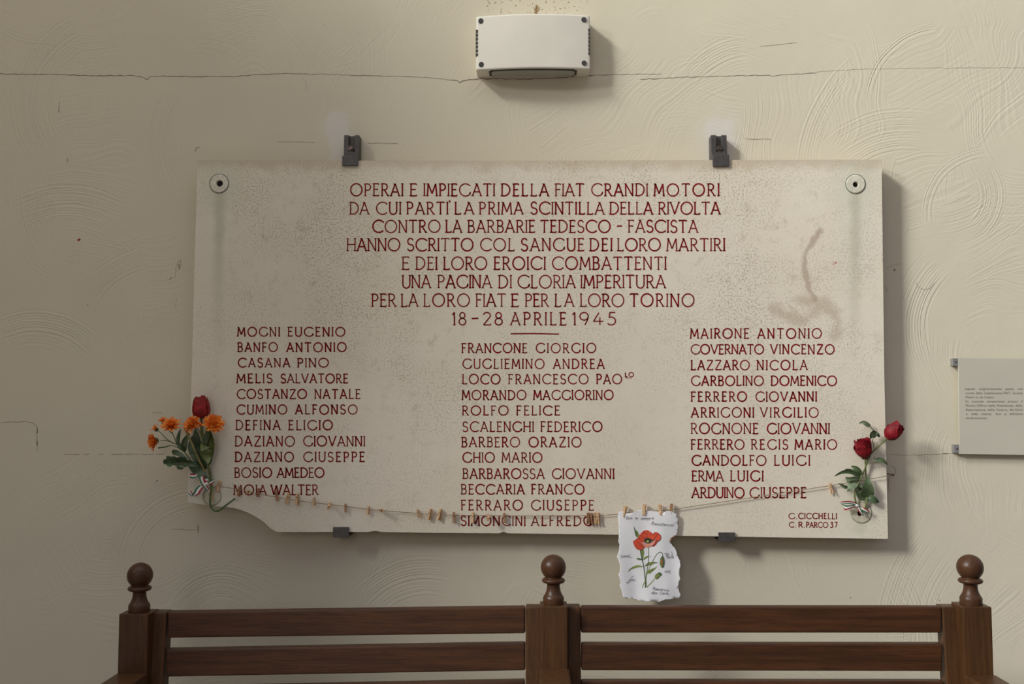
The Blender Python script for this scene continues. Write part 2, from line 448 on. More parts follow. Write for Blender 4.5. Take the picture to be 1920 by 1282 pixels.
M['wood_v'] = wood_material('brown_wood_post', (0.052, 0.0225, 0.0088), (0.082, 0.0355, 0.0125), (0.031, 0.0140, 0.0062), 'z')
M['wood_turned'] = wood_material('brown_wood_turned', (0.053, 0.0220, 0.0095), (0.070, 0.0290, 0.0120), (0.040, 0.0170, 0.0078), 'z', 0.34)
M['peg_light'] = simple('pale_pegwood', (0.60, 0.38, 0.20), 0.65, var=0.2, scale=300)
M['peg_dark'] = simple('brown_pegwood', (0.34, 0.175, 0.085), 0.65, var=0.25, scale=300)
M['spring'] = simple('peg_spring', (0.28, 0.24, 0.19), 0.35, 0.9)
M['twine'] = simple('jute_twine', (0.33, 0.24, 0.14), 0.9, var=0.3, scale=500)
M['paper'] = simple('white_card', (0.80, 0.785, 0.78), 0.8, var=0.03, scale=25)
M['scorch'] = simple('browned_paper_edge', (0.40, 0.22, 0.11), 0.9, var=0.3, scale=300)
M['ink'] = simple('navy_ink', (0.022, 0.028, 0.060), 0.6)
M['poppy_red'] = simple('watercolour_red', (0.62, 0.075, 0.030), 0.8, var=0.30, scale=220)
M['poppy_deep'] = simple('watercolour_deep_red', (0.36, 0.035, 0.022), 0.8, var=0.3, scale=220)
M['poppy_pink'] = simple('watercolour_pink', (0.70, 0.28, 0.20), 0.8, var=0.15, scale=260)
M['poppy_dark'] = simple('watercolour_black', (0.035, 0.040, 0.022), 0.8, var=0.4, scale=400)
M['poppy_green'] = simple('watercolour_green', (0.21, 0.27, 0.055), 0.8, var=0.4, scale=300)
M['poppy_dkgreen'] = simple('watercolour_dark_green', (0.075, 0.13, 0.055), 0.8, var=0.4, scale=300)
M['poppy_yellow'] = simple('watercolour_yellow', (0.50, 0.48, 0.09), 0.8)
M['rose_red'] = simple('dark_red_petal', (0.185, 0.0055, 0.010), 0.58, spec=0.25, var=0.35, scale=90)
M['tulip_red'] = simple('brick_red_petal', (0.26, 0.018, 0.016), 0.6, spec=0.25, var=0.30, scale=80)
M['orange'] = simple('orange_petal', (1.0, 0.30, 0.030), 0.55, var=0.22, scale=120)
M['orange_deep'] = simple('deep_orange_petal', (0.90, 0.17, 0.012), 0.6, var=0.2, scale=120)
M['leaf'] = simple('leaf_green', (0.075, 0.11, 0.045), 0.42, var=0.35, scale=50)
M['leaf_pale'] = simple('leaf_underside', (0.20, 0.25, 0.145), 0.5, var=0.25, scale=60)
M['leaf_dark'] = simple('leaf_dark_green', (0.050, 0.086, 0.034), 0.42, var=0.35, scale=60)
M['leaf_bright'] = simple('tulip_leaf_green', (0.115, 0.145, 0.028), 0.4, var=0.3, scale=40)
M['stem'] = simple('stem_green', (0.145, 0.175, 0.050), 0.45, var=0.3, scale=80)
M['stem_dark'] = simple('stem_dark_green', (0.050, 0.095, 0.022), 0.45, var=0.3, scale=80)
M['stem_olive'] = simple('stem_olive', (0.23, 0.185, 0.055), 0.5, var=0.25, scale=60)
M['rib_green'] = simple('ribbon_green', (0.045, 0.145, 0.080), 0.5)
M['rib_white'] = simple('ribbon_white', (0.72, 0.70, 0.66), 0.5)
M['rib_red'] = simple('ribbon_red', (0.32, 0.014, 0.020), 0.5)
M['side_plaster'] = simple('side_wall_plaster', (0.62, 0.55, 0.43), 0.8, var=0.04, scale=3)
M['floor'] = simple('floor_stone', (0.12, 0.11, 0.10), 0.6, var=0.15, scale=5)
def glass_mat():
    s = NT('frosted_lamp_glass'); s.set((0.52, 0.52, 0.46), 0.25)
    s.b.inputs['Transmission Weight'].default_value = 0.25
    return s.m
M['glass'] = glass_mat()

# ------------------------------------------------------------------ setting
bm = bm_new(); box(bm, (-3.2, 0.0, 0.0), (3.2, 0.30, 3.6))
wall = mesh_obj('wall_back', bm, M['plaster']); wall['kind'] = 'structure'
bm = bm_new(); box(bm, (-2.70, -1.9, 0.0), (-2.40, 0.0, 3.6)); box(bm, (-2.70, -5.5, 3.55), (-2.40, -1.9, 4.1)); box(bm, (-2.70, -1.9, 3.6), (-2.40, 0.0, 4.1))  # unseen side wall and lintel, added to shade the back wall's left and top
side = mesh_obj('wall_left_occluder', bm, M['side_plaster']); side['kind'] = 'structure'
bm = bm_new(); box(bm, (-3.2, -5.5, -0.10), (3.2, 0.0, 0.0))
floor = mesh_obj('floor', bm, M['floor']); floor['kind'] = 'structure'

def jag(pts, step=6, amp=0.8, seed=1):
    rnd = random.Random(seed); out = []
    for a, b in zip(pts, pts[1:]):
        n = max(1, int(math.hypot(b[0] - a[0], b[1] - a[1]) / step))
        for k in range(n):
            t = k / n
            out.append((a[0] + (b[0] - a[0]) * t + rnd.uniform(-.3, .3), a[1] + (b[1] - a[1]) * t + (rnd.uniform(-amp, amp) if k else 0)))
    out.append(pts[-1]); return out
bm = bm_new()
def crack(pts, w, seed, amp=0.8, mat=0):
    q = jag(pts, 6, amp, seed); rnd = random.Random(seed + 50)
    stroke(bm, q, [w * rnd.uniform(.5, 1.25) for _ in q], surf(-0.0003), mat=mat)
crack([(-20,138),(60,139.5),(120,139.5),(165,142),(250,141.5),(268,145),(275,149),(279,147),(281,142.5),(370,143.5),(440,143.5),(490,139.5),(535,137.5)], 1.0, 1)
crack([(535,137.5),(600,139),(700,142),(760,143),(810,146),(846,150)], 0.8, 2)
crack([(845,150),(858,151),(862,155),(868,151.5),(880,149),(900,147.5),(956,148),(990,148.5),(1020,147),(1110,141.5)], 1.3, 3)
crack([(1110,141.5),(1150,139.5),(1200,139),(1240,138.5)], 0.8, 4)
crack([(1200,148.5),(1250,146.5),(1280,145),(1330,143.5),(1440,140.5),(1449,143),(1460,141),(1482,139),(1530,137)], 1.0, 5)
crack([(1530,135),(1600,130),(1700,128),(1800,127),(1950,127)], 0.6, 6, mat=1)
crack([(-10,793),(30,791),(50,790),(62,793),(69,800),(70,845)], 1.0, 7, mat=1)
crack([(69.5,800),(70.5,812)], 1.4, 8); crack([(69,826),(70,834)], 1.8, 9)
for i, (a, b) in enumerate(((120,150),(158,168),(184,194),(208,230),(234,260),(265,288),(292,308))):
    crack([(a,851.5),(b,851)], 1.1, 20 + i, 0.4, mat=1)
crack([(1668,852),(1700,853),(1790,850)], 0.8, 30, mat=1); crack([(1768,850),(1778,850)], 1.6, 31)
crack([(320,992),(371,993)], 0.8, 32, mat=1); crack([(371,983),(371.5,999)], 1.3, 33, 0.3)
crack([(366,284),(368,277),(375,276)], 1.6, 34, 0.3, mat=1)
crack([(520,265.5),(560,266),(590,267)], 0.8, 35, 0.4, mat=1); crack([(690,268),(745,269)], 1.2, 36, 0.5, mat=1)
crack([(1397,260),(1420,261),(1446,260.5)], 1.4, 37, 0.5, mat=1)
crack([(1425,87),(1455,84),(1495,79.5)], 1.0, 38, 0.4, mat=1)
crack([(112,190),(110,205)], 0.8, 39, 0.3); crack([(110,206),(110.5,211)], 2.2, 40, 0.2)
crack([(328,522),(330,500),(334,492),(339,487),(338,503)], 1.0, 41, 0.4, mat=1); crack([(335,495),(336,505)], 1.6, 42, 0.3)
crack([(318,524),(323,519)], 1.8, 43, 0.2, mat=1); crack([(331,560),(329,578)], 0.9, 44, 0.3, mat=1)
crack([(1718,530),(1722,538),(1732,543),(1744,541),(1752,530)], 0.9, 45, 0.3, mat=1)
crack([(1676,504),(1678,508)], 2.6, 46, 0.2); crack([(1660,503),(1675,497),(1688,494)], 0.7, 47, 0.4, mat=1)
crack([(1660,536),(1664,547)], 1.0, 48, 0.3, mat=1)
crack([(286,773),(304,774)], 1.2, 49, 0.3, mat=1); crack([(293,903),(295,900)], 2.4, 50, 0.2)
crack([(573,152),(574,168)], 0.8, 51, 0.3, mat=1); crack([(126,296),(126.5,303)], 1.2, 52, 0.2)
mesh_obj('crack', bm, [M['crack'], M['crack_soft']], wall)

# ------------------------------------------------------------------ stroke lettering
def arc(cx, cy, rx, ry, a0, a1, n=14):
    return [(cx + rx * math.cos(R(a0 + (a1 - a0) * i / n)), cy + ry * math.sin(R(a0 + (a1 - a0) * i / n))) for i in range(n + 1)]
# glyph: width, strokes (unit cap height), horizontal serifs at (x, y), vertical ticks at (x, y, up/down)
G = {}
G['A'] = (.70, [[(0,0),(.35,1.0)], [(.35,1.0),(.70,0)], [(.12,.33),(.58,.33)]], [(0,0),(.70,0),(.31,1)], [])
G['B'] = (.52, [[(.06,0),(.06,1)], [(.06,1),(.26,1)] + arc(.26,.765,.20,.235,85,-90,8) + [(.06,.53)], [(.06,.53),(.28,.53)] + arc(.28,.265,.23,.265,88,-90,9) + [(.06,0)]], [(.03,1),(.03,0)], [])
G['C'] = (.82, [arc(.50,.5,.50,.51,42,318,22)], [], [(.875,.84,.10)])
G['D'] = (.70, [[(.06,0),(.06,1)], [(.06,1),(.22,1)] + arc(.22,.5,.48,.5,88,-88,16) + [(.06,0)]], [(.03,1),(.03,0)], [])
G['E'] = (.46, [[(.06,0),(.06,1)], [(.06,1),(.44,1)], [(.06,.53),(.36,.53)], [(.06,0),(.46,0)]], [(.03,1),(.03,0)], [(.44,.95,.10),(.36,.53,.12),(.46,.05,.10)])
G['F'] = (.44, [[(.06,0),(.06,1)], [(.06,1),(.44,1)], [(.06,.53),(.35,.53)]], [(.03,1),(.06,0)], [(.44,.95,.10),(.35,.53,.12)])
G['G'] = (.86, [arc(.50,.5,.50,.51,45,322,22), [(.885,.16),(.885,.34)], [(.80,.14),(.90,.26)]], [], [(.86,.86,.10)])
G['H'] = (.66, [[(.03,0),(.03,1)], [(.63,0),(.63,1)], [(.03,.52),(.63,.52)]], [(.03,1),(.03,0),(.63,0),(.63,1)], [])
G['I'] = (.06, [[(.03,0),(.03,1)]], [(.03,1),(.03,0)], [])
G['L'] = (.46, [[(.06,0),(.06,1)], [(.06,0),(.46,0)]], [(.06,1),(.03,0)], [(.46,.06,.12)])
G['M'] = (.78, [[(.0,0),(.08,1)], [(.08,1),(.39,.18)], [(.39,.18),(.70,1)], [(.70,1),(.78,0)]], [(0,0),(.78,0),(.05,1)], [])
G['N'] = (.64, [[(.03,0),(.03,1)], [(.03,1),(.60,-.03)], [(.60,-.03),(.60,1)]], [(.03,0),(.0,1),(.60,1)], [])
G['O'] = (.94, [arc(.47,.5,.47,.51,0,360,26)], [], [])
G['P'] = (.50, [[(.06,0),(.06,1)], [(.06,1),(.24,1)] + arc(.24,.735,.25,.265,88,-90,9) + [(.06,.47)]], [(.03,1),(.06,0)], [])
G['R'] = (.58, [[(.06,0),(.06,1)], [(.06,1),(.24,1)] + arc(.24,.745,.24,.255,88,-90,9) + [(.06,.49)], [(.24,.49),(.56,0)]], [(.03,1),(.06,0),(.57,0)], [])
G['S'] = (.50, [arc(.25,.755,.22,.255,35,270,12)[:-1] + arc(.25,.25,.25,.255,88,-150,13)], [], [(.44,.88,.10),(.02,.13,.10)])
G['T'] = (.62, [[(.31,0),(.31,1)], [(0,1),(.62,1)]], [(.31,0)], [(.0,.96,.10),(.62,.96,.10)])
G['U'] = (.62, [[(.03,1),(.03,.3)] + arc(.32,.3,.29,.31,180,360,12)[1:] + [(.61,1)]], [(.03,1),(.61,1)], [])
G['V'] = (.70, [[(0,1),(.35,0)], [(.35,0),(.70,1)]], [(0,1),(.70,1)], [])
G['W'] = (1.06, [[(0,1),(.28,0)], [(.28,0),(.53,.95)], [(.53,.95),(.78,0)], [(.78,0),(1.06,1)]], [(0,1),(1.06,1)], [])
G['Z'] = (.64, [[(.04,1),(.62,1)], [(.62,1),(.02,0)], [(.02,0),(.64,0)]], [], [(.05,.95,.10),(.64,.06,.11)])
G['1'] = (.22, [[(.02,.80),(.17,1)], [(.17,1),(.17,0)]], [(.17,0)], [])
G['2'] = (.58, [arc(.28,.74,.26,.27,165,-20,11) + [(.03,0)], [(.03,0),(.58,0)]], [], [(.57,.06,.11)])
G['3'] = (.54, [[(.06,1),(.48,1)], [(.48,1),(.24,.60)], arc(.24,.30,.27,.30,88,-150,11)], [], [])
G['4'] = (.70, [[(.40,1),(.04,.30)], [(.0,.30),(.70,.30)], [(.46,.62),(.46,0)]], [], [])
G['5'] = (.54, [[(.50,1),(.14,1)], [(.14,1),(.09,.56)], arc(.23,.31,.29,.32,120,-145,13)], [], [])
G['7'] = (.52, [[(.02,1),(.50,1)], [(.50,1),(.18,0)]], [], [])
G['8'] = (.56, [arc(.28,.77,.21,.23,0,360,14), arc(.28,.27,.27,.27,0,360,16)], [], [])
G['9'] = (.60, [arc(.29,.69,.28,.31,0,360,16), [(.57,.69),(.52,.40),(.34,.0)]], [], [])
G['-'] = (.50, [[(.02,.52),(.48,.54)]], [], [])
G['.'] = (.06, [[(-.02,.03),(.09,.03)]], [], [])
G['`'] = (.16, [[(.0,1.15),(.13,.98)]], [], [])

def letter_word(bm, word, x0, x1, yt, yb, w, rnd, fmap):
    h = yb - yt
    ws = [G[c][0] * h for c in word]
    tot = sum(ws); n = len(word); k = 1.0
    gap = (x1 - x0 - tot) / (n - 1) if n > 1 else 0
    if n == 1:
        k = (x1 - x0) / max(tot, 0.3 * h) if word not in 'I.' else 1
    elif gap < 0.17 * h: gap = 0.17 * h; k = (x1 - x0 - gap * (n - 1)) / tot
    elif gap > 0.34 * h: gap = 0.34 * h; k = (x1 - x0 - gap * (n - 1)) / tot
    x = x0
    for c, cw in zip(word, ws):
        _, strokes, hs, vt = G[c]
        jy = rnd.uniform(-.25, .25); sl = rnd.uniform(-.012, .012); ww = w * rnd.uniform(.85, 1.15)
        mp = lambda u, v: (x + (u * k + sl * v) * h, yb - v * h + jy)
        for st in strokes:
            pts = [mp(*p) for p in st]
            stroke(bm, pts, ww, fmap)
        for (u, v) in hs:
            a, b = mp(u, v); sw = .105 * h
            d = 0.0 if v < .5 else 0.0
            stroke(bm, [(a - sw, b + d), (a, b + (-.4 if v < .5 else .4)), (a + sw, b + d)], [ww * .55, ww * 1.0, ww * .55], fmap)
        for (u, v, l) in vt:
            a, b = mp(u, v); stroke(bm, [(a, b - l * h * .5), (a, b + l * h * .5)], ww * .75, fmap)
        x += cw * k + gap

DEDICATION = [
 (344.5,367,[('OPERAI',657.5,755),('E',769,781),('IMPIEGATI',795,927),('DELLA',940,1028),('FIAT',1041,1094),('GRANDI',1109.5,1214),('MOTORI',1227,1348)]),
 (379,401.4,[('DA',656,691),('CUI',706,751),('PARTI',763,839.5),('`',842,847),('LA',853,887.7),('PRIMA',899,980),('SCINTILLA',995.5,1132),('DELLA',1143.5,1223),('RIVOLTA',1235,1349.5)]),
 (413,435.6,[('CONTRO',699,825),('LA',836,865),('BARBARIE',877.5,1002.5),('TEDESCO',1013.6,1143.7),('-',1156,1167),('FASCISTA',1178,1307.7)]),
 (447,470,[('HANNO',651,749.5),('SCRITTO',764,886.7),('COL',901.3,964),('SANGUE',977.5,1094.5),('DEI',1106,1147),('LORO',1158,1238),('MARTIRI',1251,1358.5)]),
 (481.7,505,[('E',754,767),('DEI',780,819),('LORO',832,912.4),('EROICI',926.5,1022),('COMBATTENTI',1036,1248.5)]),
 (516,539.6,[('UNA',754.6,806.8),('PAGINA',821,921),('DI',935,958.5),('GLORIA',971.5,1078),('IMPERITURA',1089.5,1247)]),
 (551,574.4,[('PER',697,742),('LA',752.5,783),('LORO',795,880),('FIAT',892.5,947.7),('E',959,972),('PER',985,1028),('LA',1040.5,1075.4),('LORO',1088.3,1169.4),('TORINO',1181.5,1301)]),
 (585.7,609,[('18',848,873.5),('-',884,897.5),('28',905.7,942),('APRILE',958,1061),('1945',1073,1154.5)]),
]
LEFT = [
 (613.5,630,[('MOGNI',446,524),('EUGENIO',540,646.6)]), (642.4,659,[('BANFO',446,520),('ANTONIO',538,649)]),
 (671.6,688,[('CASANA',447,543),('PINO',558,615.5)]), (701,717.6,[('MELIS',444.6,510),('SALVATORE',527,651.7)]),
 (730,747,[('COSTANZO',445,574.5),('NATALE',590.6,675)]), (759,776,[('CUMINO',444.6,537.6),('ALFONSO',554.4,669.5)]),
 (788,805.5,[('DEFINA',442.6,524.8),('ELIGIO',541.6,623)]), (817.6,836,[('DAZIANO',441,552),('GIOVANNI',569.5,683.6)]),
 (847.5,865,[('DAZIANO',441,550),('GIUSEPPE',569.5,683)]), (877,894.8,[('BOSIO',440,509),('AMEDEO',520,607.4)]),
 (909,927.3,[('MOIA',439,499),('WALTER',508.4,596.3)])]
MIDDLE = [
 (643.7,661,[('FRANCONE',866,987.7),('GIORGIO',1005.5,1117)]), (673,690.7,[('GUGLIEMINO',868,1020),('ANDREA',1038,1132.6)]),
 (701.8,719.5,[('LOCO',867,937.4),('FRANCESCO',953.5,1102.5),('PAO',1118.6,1165.5)]), (698.4,706,[('LO',1172,1188)]),
 (731.6,749,[('MORANDO',867,986),('MAGGIORINO',1001,1149.4)]), (760.8,778,[('ROLFO',867,952.5),('FELICE',968.6,1049)]),
 (790.7,808.8,[('SCALENGHI',868,1000),('FEDERICO',1014,1128.6)]), (819.5,837.6,[('BARBERO',866,974),('ORAZIO',992,1089.4)]),
 (848.4,866.5,[('GHIO',868,926.7),('MARIO',941.8,1016)]), (878.6,897,[('BARBAROSSA',868,1020),('GIOVANNI',1035.7,1151)]),
 (908,926,[('BECCARIA',865,982.7),('FRANCO',996.8,1095)]), (937.6,956,[('FERRARO',865,979.3),('GIUSEPPE',996.8,1112.9)]),
 (966.8,985,[('SIMONCINI',864.6,984.4),('ALFREDO',996.8,1112)])]
RIGHT = [
 (616,634,[('MAIRONE',1295,1403.7),('ANTONIO',1421,1540)]), (646,663.4,[('GOVERNATO',1296,1431.5),('VINCENZO',1445,1564)]),
 (675.4,693,[('LAZZARO',1296,1404.7),('NICOLA',1420,1513)]), (704.6,722.4,[('GARBOLINO',1296.6,1431),('DOMENICO',1446,1568.5)]),
 (734.5,752,[('FERRERO',1296,1399.6),('GIOVANNI',1417.4,1530.7)]), (764,782,[('ARRIGONI',1296.6,1413),('VIRGILIO',1426,1534)]),
 (793.5,812.7,[('ROGNONE',1296,1421),('GIOVANNI',1439,1554.7)]), (824,842,[('FERRERO',1296,1395),('REGIS',1409,1476.8),('MARIO',1491,1568.5)]),
 (853.5,872,[('GANDOLFO',1297.7,1436),('LUIGI',1452,1518)]), (882.7,901.6,[('ERMA',1297.7,1355.7),('LUIGI',1369.7,1430.5)]),
 (914,933,[('ARDUINO',1297.7,1395),('GIUSEPPE',1406.5,1511)])]
SIGNED = [(962,972.3,[('G.',1479,1494),('CICCHELLI',1497.4,1568.5)]), (978.8,988.4,[('C.',1480,1492),('R.',1497.4,1508.7),('PARCO',1511.8,1552.3),('37',1556.8,1570)])]

# ------------------------------------------------------------------ the marble slab
slab_c = P(1005, 1004, STONE)
slab = thing('memorial_plaque', 'large weathered marble memorial slab with red carved lettering and a broken lower left corner', 'plaque', (slab_c.x, STONE / 2, slab_c.z))
OUT = [(370,300),(700,301),(1010,301),(1340,300),(1653,299),(1655.5,500),(1658,700),(1662,880),(1665,1010),(1480,1007.5),(1300,1004.5),(1115,1001.5),(952,999.5),(944,996.5),(936,999.5),(800,998.5),(716,997.2),(704,994.8),(690,997),(600,997),(519,997),(508,991),(494,977.5),(477,967),(463,960),(447,954),(433,951.3),(424,950),(405,949.5),(392,947.5),(376,945),(352,941),(352.5,905),(355,820),(357.5,760),(360,680),(362,600),(365,480),(368,390)]
HOLES = [((411,344),18.2), ((1604,345),18.2), ((1615,961),19.0)]
def circ(c, r, n=36): return [(c[0] + r * math.cos(2 * math.pi * i / n), c[1] + r * math.sin(2 * math.pi * i / n)) for i in range(n)]
bm = bm_new()
fill(bm, [OUT] + [circ(c, r) for c, r in HOLES], surf(STONE), step=0)
def wallstrip(bm, lp, Y0, Y1, rim=0.0):
    n = len(lp)
    a = [P(x, y, Y0) for x, y in lp]
    b = [Vector((p.x, Y1, p.z)) for p in a]
    va = [bm.verts.new(p) for p in a]; vb = [bm.verts.new(p) for p in b]
    for i in range(n): bm.faces.new((va[i], va[(i + 1) % n], vb[(i + 1) % n], vb[i]))
    return vb
back = wallstrip(bm, OUT, STONE, STONE + 0.034)
bm.faces.new(back)
for c, r in HOLES:
    vb = wallstrip(bm, circ(c, r), STONE, STONE + 0.010); bm.faces.new(vb)
bmesh.ops.remove_doubles(bm, verts=bm.verts, dist=1e-5)
bmesh.ops.recalc_face_normals(bm, faces=bm.faces)
mesh_obj('slab', bm, M['stone'], slab)
rnd = random.Random(3)
TXT = surf(STONE - 0.0004)
def block(name, lines, w, extra=None):
    bm = bm_new()
    for yt, yb, words in lines:
        for (wd, x0, x1) in words: letter_word(bm, wd, x0, x1, yt, yb, w * (1.0 if yb - yt > 12 else .8), rnd, TXT)
    if extra:
        for pts, ww in extra: stroke(bm, pts, ww, TXT)
    mesh_obj(name, bm, M['red_paint'], slab)
block('dedication_lettering', DEDICATION, 2.5, [([(957.5,625.6),(1000,625.2),(1048.4,626.2)], 2.3)])
block('name_list', LEFT, 2.3); block('name_list', MIDDLE, 2.25, [([(1172.5,708.6),(1184.5,708.6)], 1.1)]); block('name_list', RIGHT, 2.35)
block('mason_signature', SIGNED, 2.1)
def bolt_cap(c, r, hole=(0, 0), hr=5.0, depth=0.009, rim='verdigris'):
    k = MM(STONE); o = P(c[0], c[1], STONE)
    off = Vector((hole[0] * k, 0, -hole[1] * k))
    bm = bm_new(); rr = r * k; h2 = hr * k
    # stone disc with an off-centre bore
    n = 36; ring_o = []; 
    prof = [(rr * 0.97, 0.006), (rr * 0.97, -0.0012), (rr * 0.90, -0.0022)]
    rings = [[bm.verts.new(o + Vector((q * math.cos(a), y, q * math.sin(a)))) for a in [2 * math.pi * i / n for i in range(n)]] for q, y in prof]
    for q, y in ((h2 * 1.12, -0.0024), (h2, -0.0010), (h2 * 0.92, depth)):
        rings.append([bm.verts.new(o + off + Vector((q * math.cos(a), y, q * math.sin(a)))) for a in [2 * math.pi * i / n for i in range(n)]])
    for a, b in zip(rings, rings[1:]):
        for i in range(n): bm.faces.new((a[i], a[(i + 1) % n], b[(i + 1) % n], b[i]))
    bmesh.ops.recalc_face_normals(bm, faces=bm.faces)
    cap = mesh_obj('bolt_cap', bm, M['stone_cap' if rim == 'verdigris' else 'aged_cap'], slab, smooth=False)
    bm = bm_new(); lathe(bm, o + off + Vector((0, depth * 0.55, 0)), [(0, 0), (h2 * 0.97, 0)], (0, 1, 0))
    mesh_obj('bore', bm, M['black_hole'], cap)
    bm = bm_new(); pts = [o + Vector((rr * math.cos(a), -0.0004, rr * math.sin(a))) for a in [2 * math.pi * i / 40 for i in range(41)]]
    tube(bm, pts, 0.0010 if rim == 'verdigris' else 0.0007, 6); mesh_obj('rim', bm, M[rim], cap)
bolt_cap((411,344), 18.2, (1,0), 6.2); bolt_cap((1604,345), 18.2, (0,1), 5.2); bolt_cap((1615,961), 19.0, (-2,1), 5.5, rim='dull_rim')
# lower left cap: set into the broken corner
c = P(398, 930, STONE); k = MM(STONE)
bm = bm_new(); lathe(bm, c, [(0, -0.0016), (15.5 * k, -0.0016), (16.5 * k, -0.0006), (16.5 * k, 0.004)], (0, 1, 0))
cap = mesh_obj('bolt_cap', bm, M['aged_cap'], slab)
bm = bm_new(); tube(bm, [c + Vector((17 * k * math.cos(R(a)), -0.0008, 17 * k * math.sin(R(a)))) for a in range(0, 361, 10)], 0.0009, 6)
mesh_obj('rim', bm, M['dull_rim'], cap)

# ------------------------------------------------------------------ brackets
def pbox(bm, x0, y0, x1, y1, Yf, Yb, bev=0.0008):
    """box whose front face covers the photo rectangle at depth Yf"""
    a = P(x0, y1, Yf); b = P(x1, y0, Yf)
    box(bm, (a.x, Yf, a.z), (b.x, Yb, b.z), bev)
def top_bracket(cx, hook, label):
    t = thing('metal_bracket', label, 'bracket', P(cx, 300, -0.01), 'steel brackets holding the slab')
    bm = bm_new()
    pbox(bm, cx - 14.5, 253, cx - 5.0, 300.5, -0.030, 0.0, 0.0012); pbox(bm, cx + 5.0, 253, cx + 14.5, 300.5, -0.030, 0.0, 0.0012)
    pbox(bm, cx - 5.6, 255, cx + 5.6, 300.5, -0.020, 0.0, 0.0006)
    mesh_obj('channel', bm, M['steel'], t)
    bm = bm_new()
    x0, y0, x1, y1 = hook
    pbox(bm, x0, y0, x1, y1, -0.0560, -0.0512, 0.0012)
    a = P(x0 + 1, y0 + 7, -0.056); b = P(x1 - 1, y0 + 1, -0.056)
    z0 = P(cx, 299.0, STONE).z
    box(bm, (a.x, -0.0515, z0 + 0.002), (b.x, -0.024, z0 + 0.006), 0.0006)
    a = P(cx - 13.5, 291, -0.0325); b = P(cx + 13.5, 284, -0.0325)
    box(bm, (a.x, -0.0335, z0 + 0.002), (b.x, -0.0295, b.z), 0.0006)
    mesh_obj('clamp_plate', bm, M['steel'], t)
    bm = bm_new(); c = P(cx, 279.5, -0.025)
    lathe(bm, c, [(0, -0.012), (0.0042, -0.012), (0.0048, -0.011), (0.0048, -0.0065), (0.0072, -0.0065), (0.0072, 0.004)], (0, 1, 0), 14)
    mesh_obj('bolt', bm, M['bolt'], t)
    return t
top_bracket(659, (641.3,291.5,671,310.5), 'dark grey steel bracket clamping the top edge of the slab, beside the left bolt cap')
top_bracket(1348, (1336.6,289.5,1367.3,311.5), 'dark grey steel bracket with worn bolt clamping the slab top, nearer right cap')
def bottom_bracket(x0, y0, x1, y1, label):
    t = thing('metal_bracket', label, 'bracket', P((x0 + x1) / 2, y1, -0.01), 'steel brackets holding the slab')
    bm = bm_new(); pbox(bm, x0, y0, x1, y1, -0.0562, -0.0512, 0.0010); pl = mesh_obj('lip', bm, M['steel'], t)
    a = P(x0, y1, -0.0562); b = P(x1, y0, -0.0562)
    yb = 0.5 * (y0 + y1) + 2.5
    zt = P((x0 + x1) / 2, yb, -0.0562).z
    bm = bm_new(); box(bm, (a.x + .001, -0.0512, a.z + 0.001), (b.x - .001, 0.0, zt - 0.003), 0.0005); mesh_obj('arm', bm, M['steel'], t)
bottom_bracket(624, 988.2, 654.5, 1007.5, 'small grey steel lip bracket under the slab below the name lists, left of the card')
bottom_bracket(1347.5, 998.2, 1378, 1016, 'small grey steel lip bracket under the slab, right of the poppy card')

# ------------------------------------------------------------------ wall lamp
lc = P(1000, 135, 0)
lamp = thing('wall_lamp', 'white rectangular bulkhead wall lamp with bowed front, mounted above the slab', 'lamp', (lc.x, 0, lc.z))
zb = P(1000, 143.5, 0).z - 0.001; 
xL = P(892.3, 80, -0.050).x; xR = P(1106.4, 80, -0.050).x; zt = P(1000, 29.5, -0.050).z
def bow(u): return -(0.050 + 0.0135 * (1 - (2 * u - 1) ** 2))
bm = bm_new(); N = 24
us = [i / N for i in range(N + 1)]
plan = [(xL + (xR - xL) * u, bow(u)) for u in us] + [(xR, -0.0), (xL, -0.0)]
lo = [bm.verts.new((x, y, zb)) for x, y in plan]; hi = [bm.verts.new((x, y, zt)) for x, y in plan]
fb = bm.faces.new(lo[::-1]); ft = bm.faces.new(hi)
sides = []
for i in range(len(plan)):
    j = (i + 1) % len(plan); sides.append(bm.faces.new((lo[i], lo[j], hi[j], hi[i])))
bm.normal_update(); bmesh.ops.recalc_face_normals(bm, faces=bm.faces)
ev = [e for e in bm.edges if (lo[0] in e.verts and hi[0] in e.verts) or (lo[N] in e.verts and hi[N] in e.verts)]
eh = [e for f in (fb, ft) for e in f.edges if min(v.co.y for v in e.verts) < -0.02]
bmesh.ops.bevel(bm, geom=list(set(ev + eh)), offset=0.0045, segments=3, affect='EDGES', profile=0.55)
housing = mesh_obj('housing', bm, M['lamp_white'], lamp)
def under(u0, u1, inset_f, inset_b, z0, z1, mat, name, par):
    bm = bm_new(); us = [u0 + (u1 - u0) * i / 16 for i in range(17)]
    pl = [(xL + (xR - xL) * u, bow(u) + inset_f) for u in us] + [(xL + (xR - xL) * u1, -inset_b), (xL + (xR - xL) * u0, -inset_b)]
    a = [bm.verts.new((x, y, z0)) for x, y in pl]; b = [bm.verts.new((x, y, z1)) for x, y in pl]
    bm.faces.new(a[::-1]); bm.faces.new(b)
    for i in range(len(pl)): j = (i + 1) % len(pl); bm.faces.new((a[i], a[j], b[j], b[i]))
    bmesh.ops.recalc_face_normals(bm, faces=bm.faces)
    ev = [e for e in bm.edges if abs(e.verts[0].co.z - e.verts[1].co.z) > 1e-4 and (e.verts[0] in (a[0], a[16], a[17], a[18]) or e.verts[1] in (a[0], a[16], a[17], a[18]))]
    bmesh.ops.bevel(bm, geom=ev, offset=0.005, segments=4, affect='EDGES')
    return mesh_obj(name, bm, mat, par)
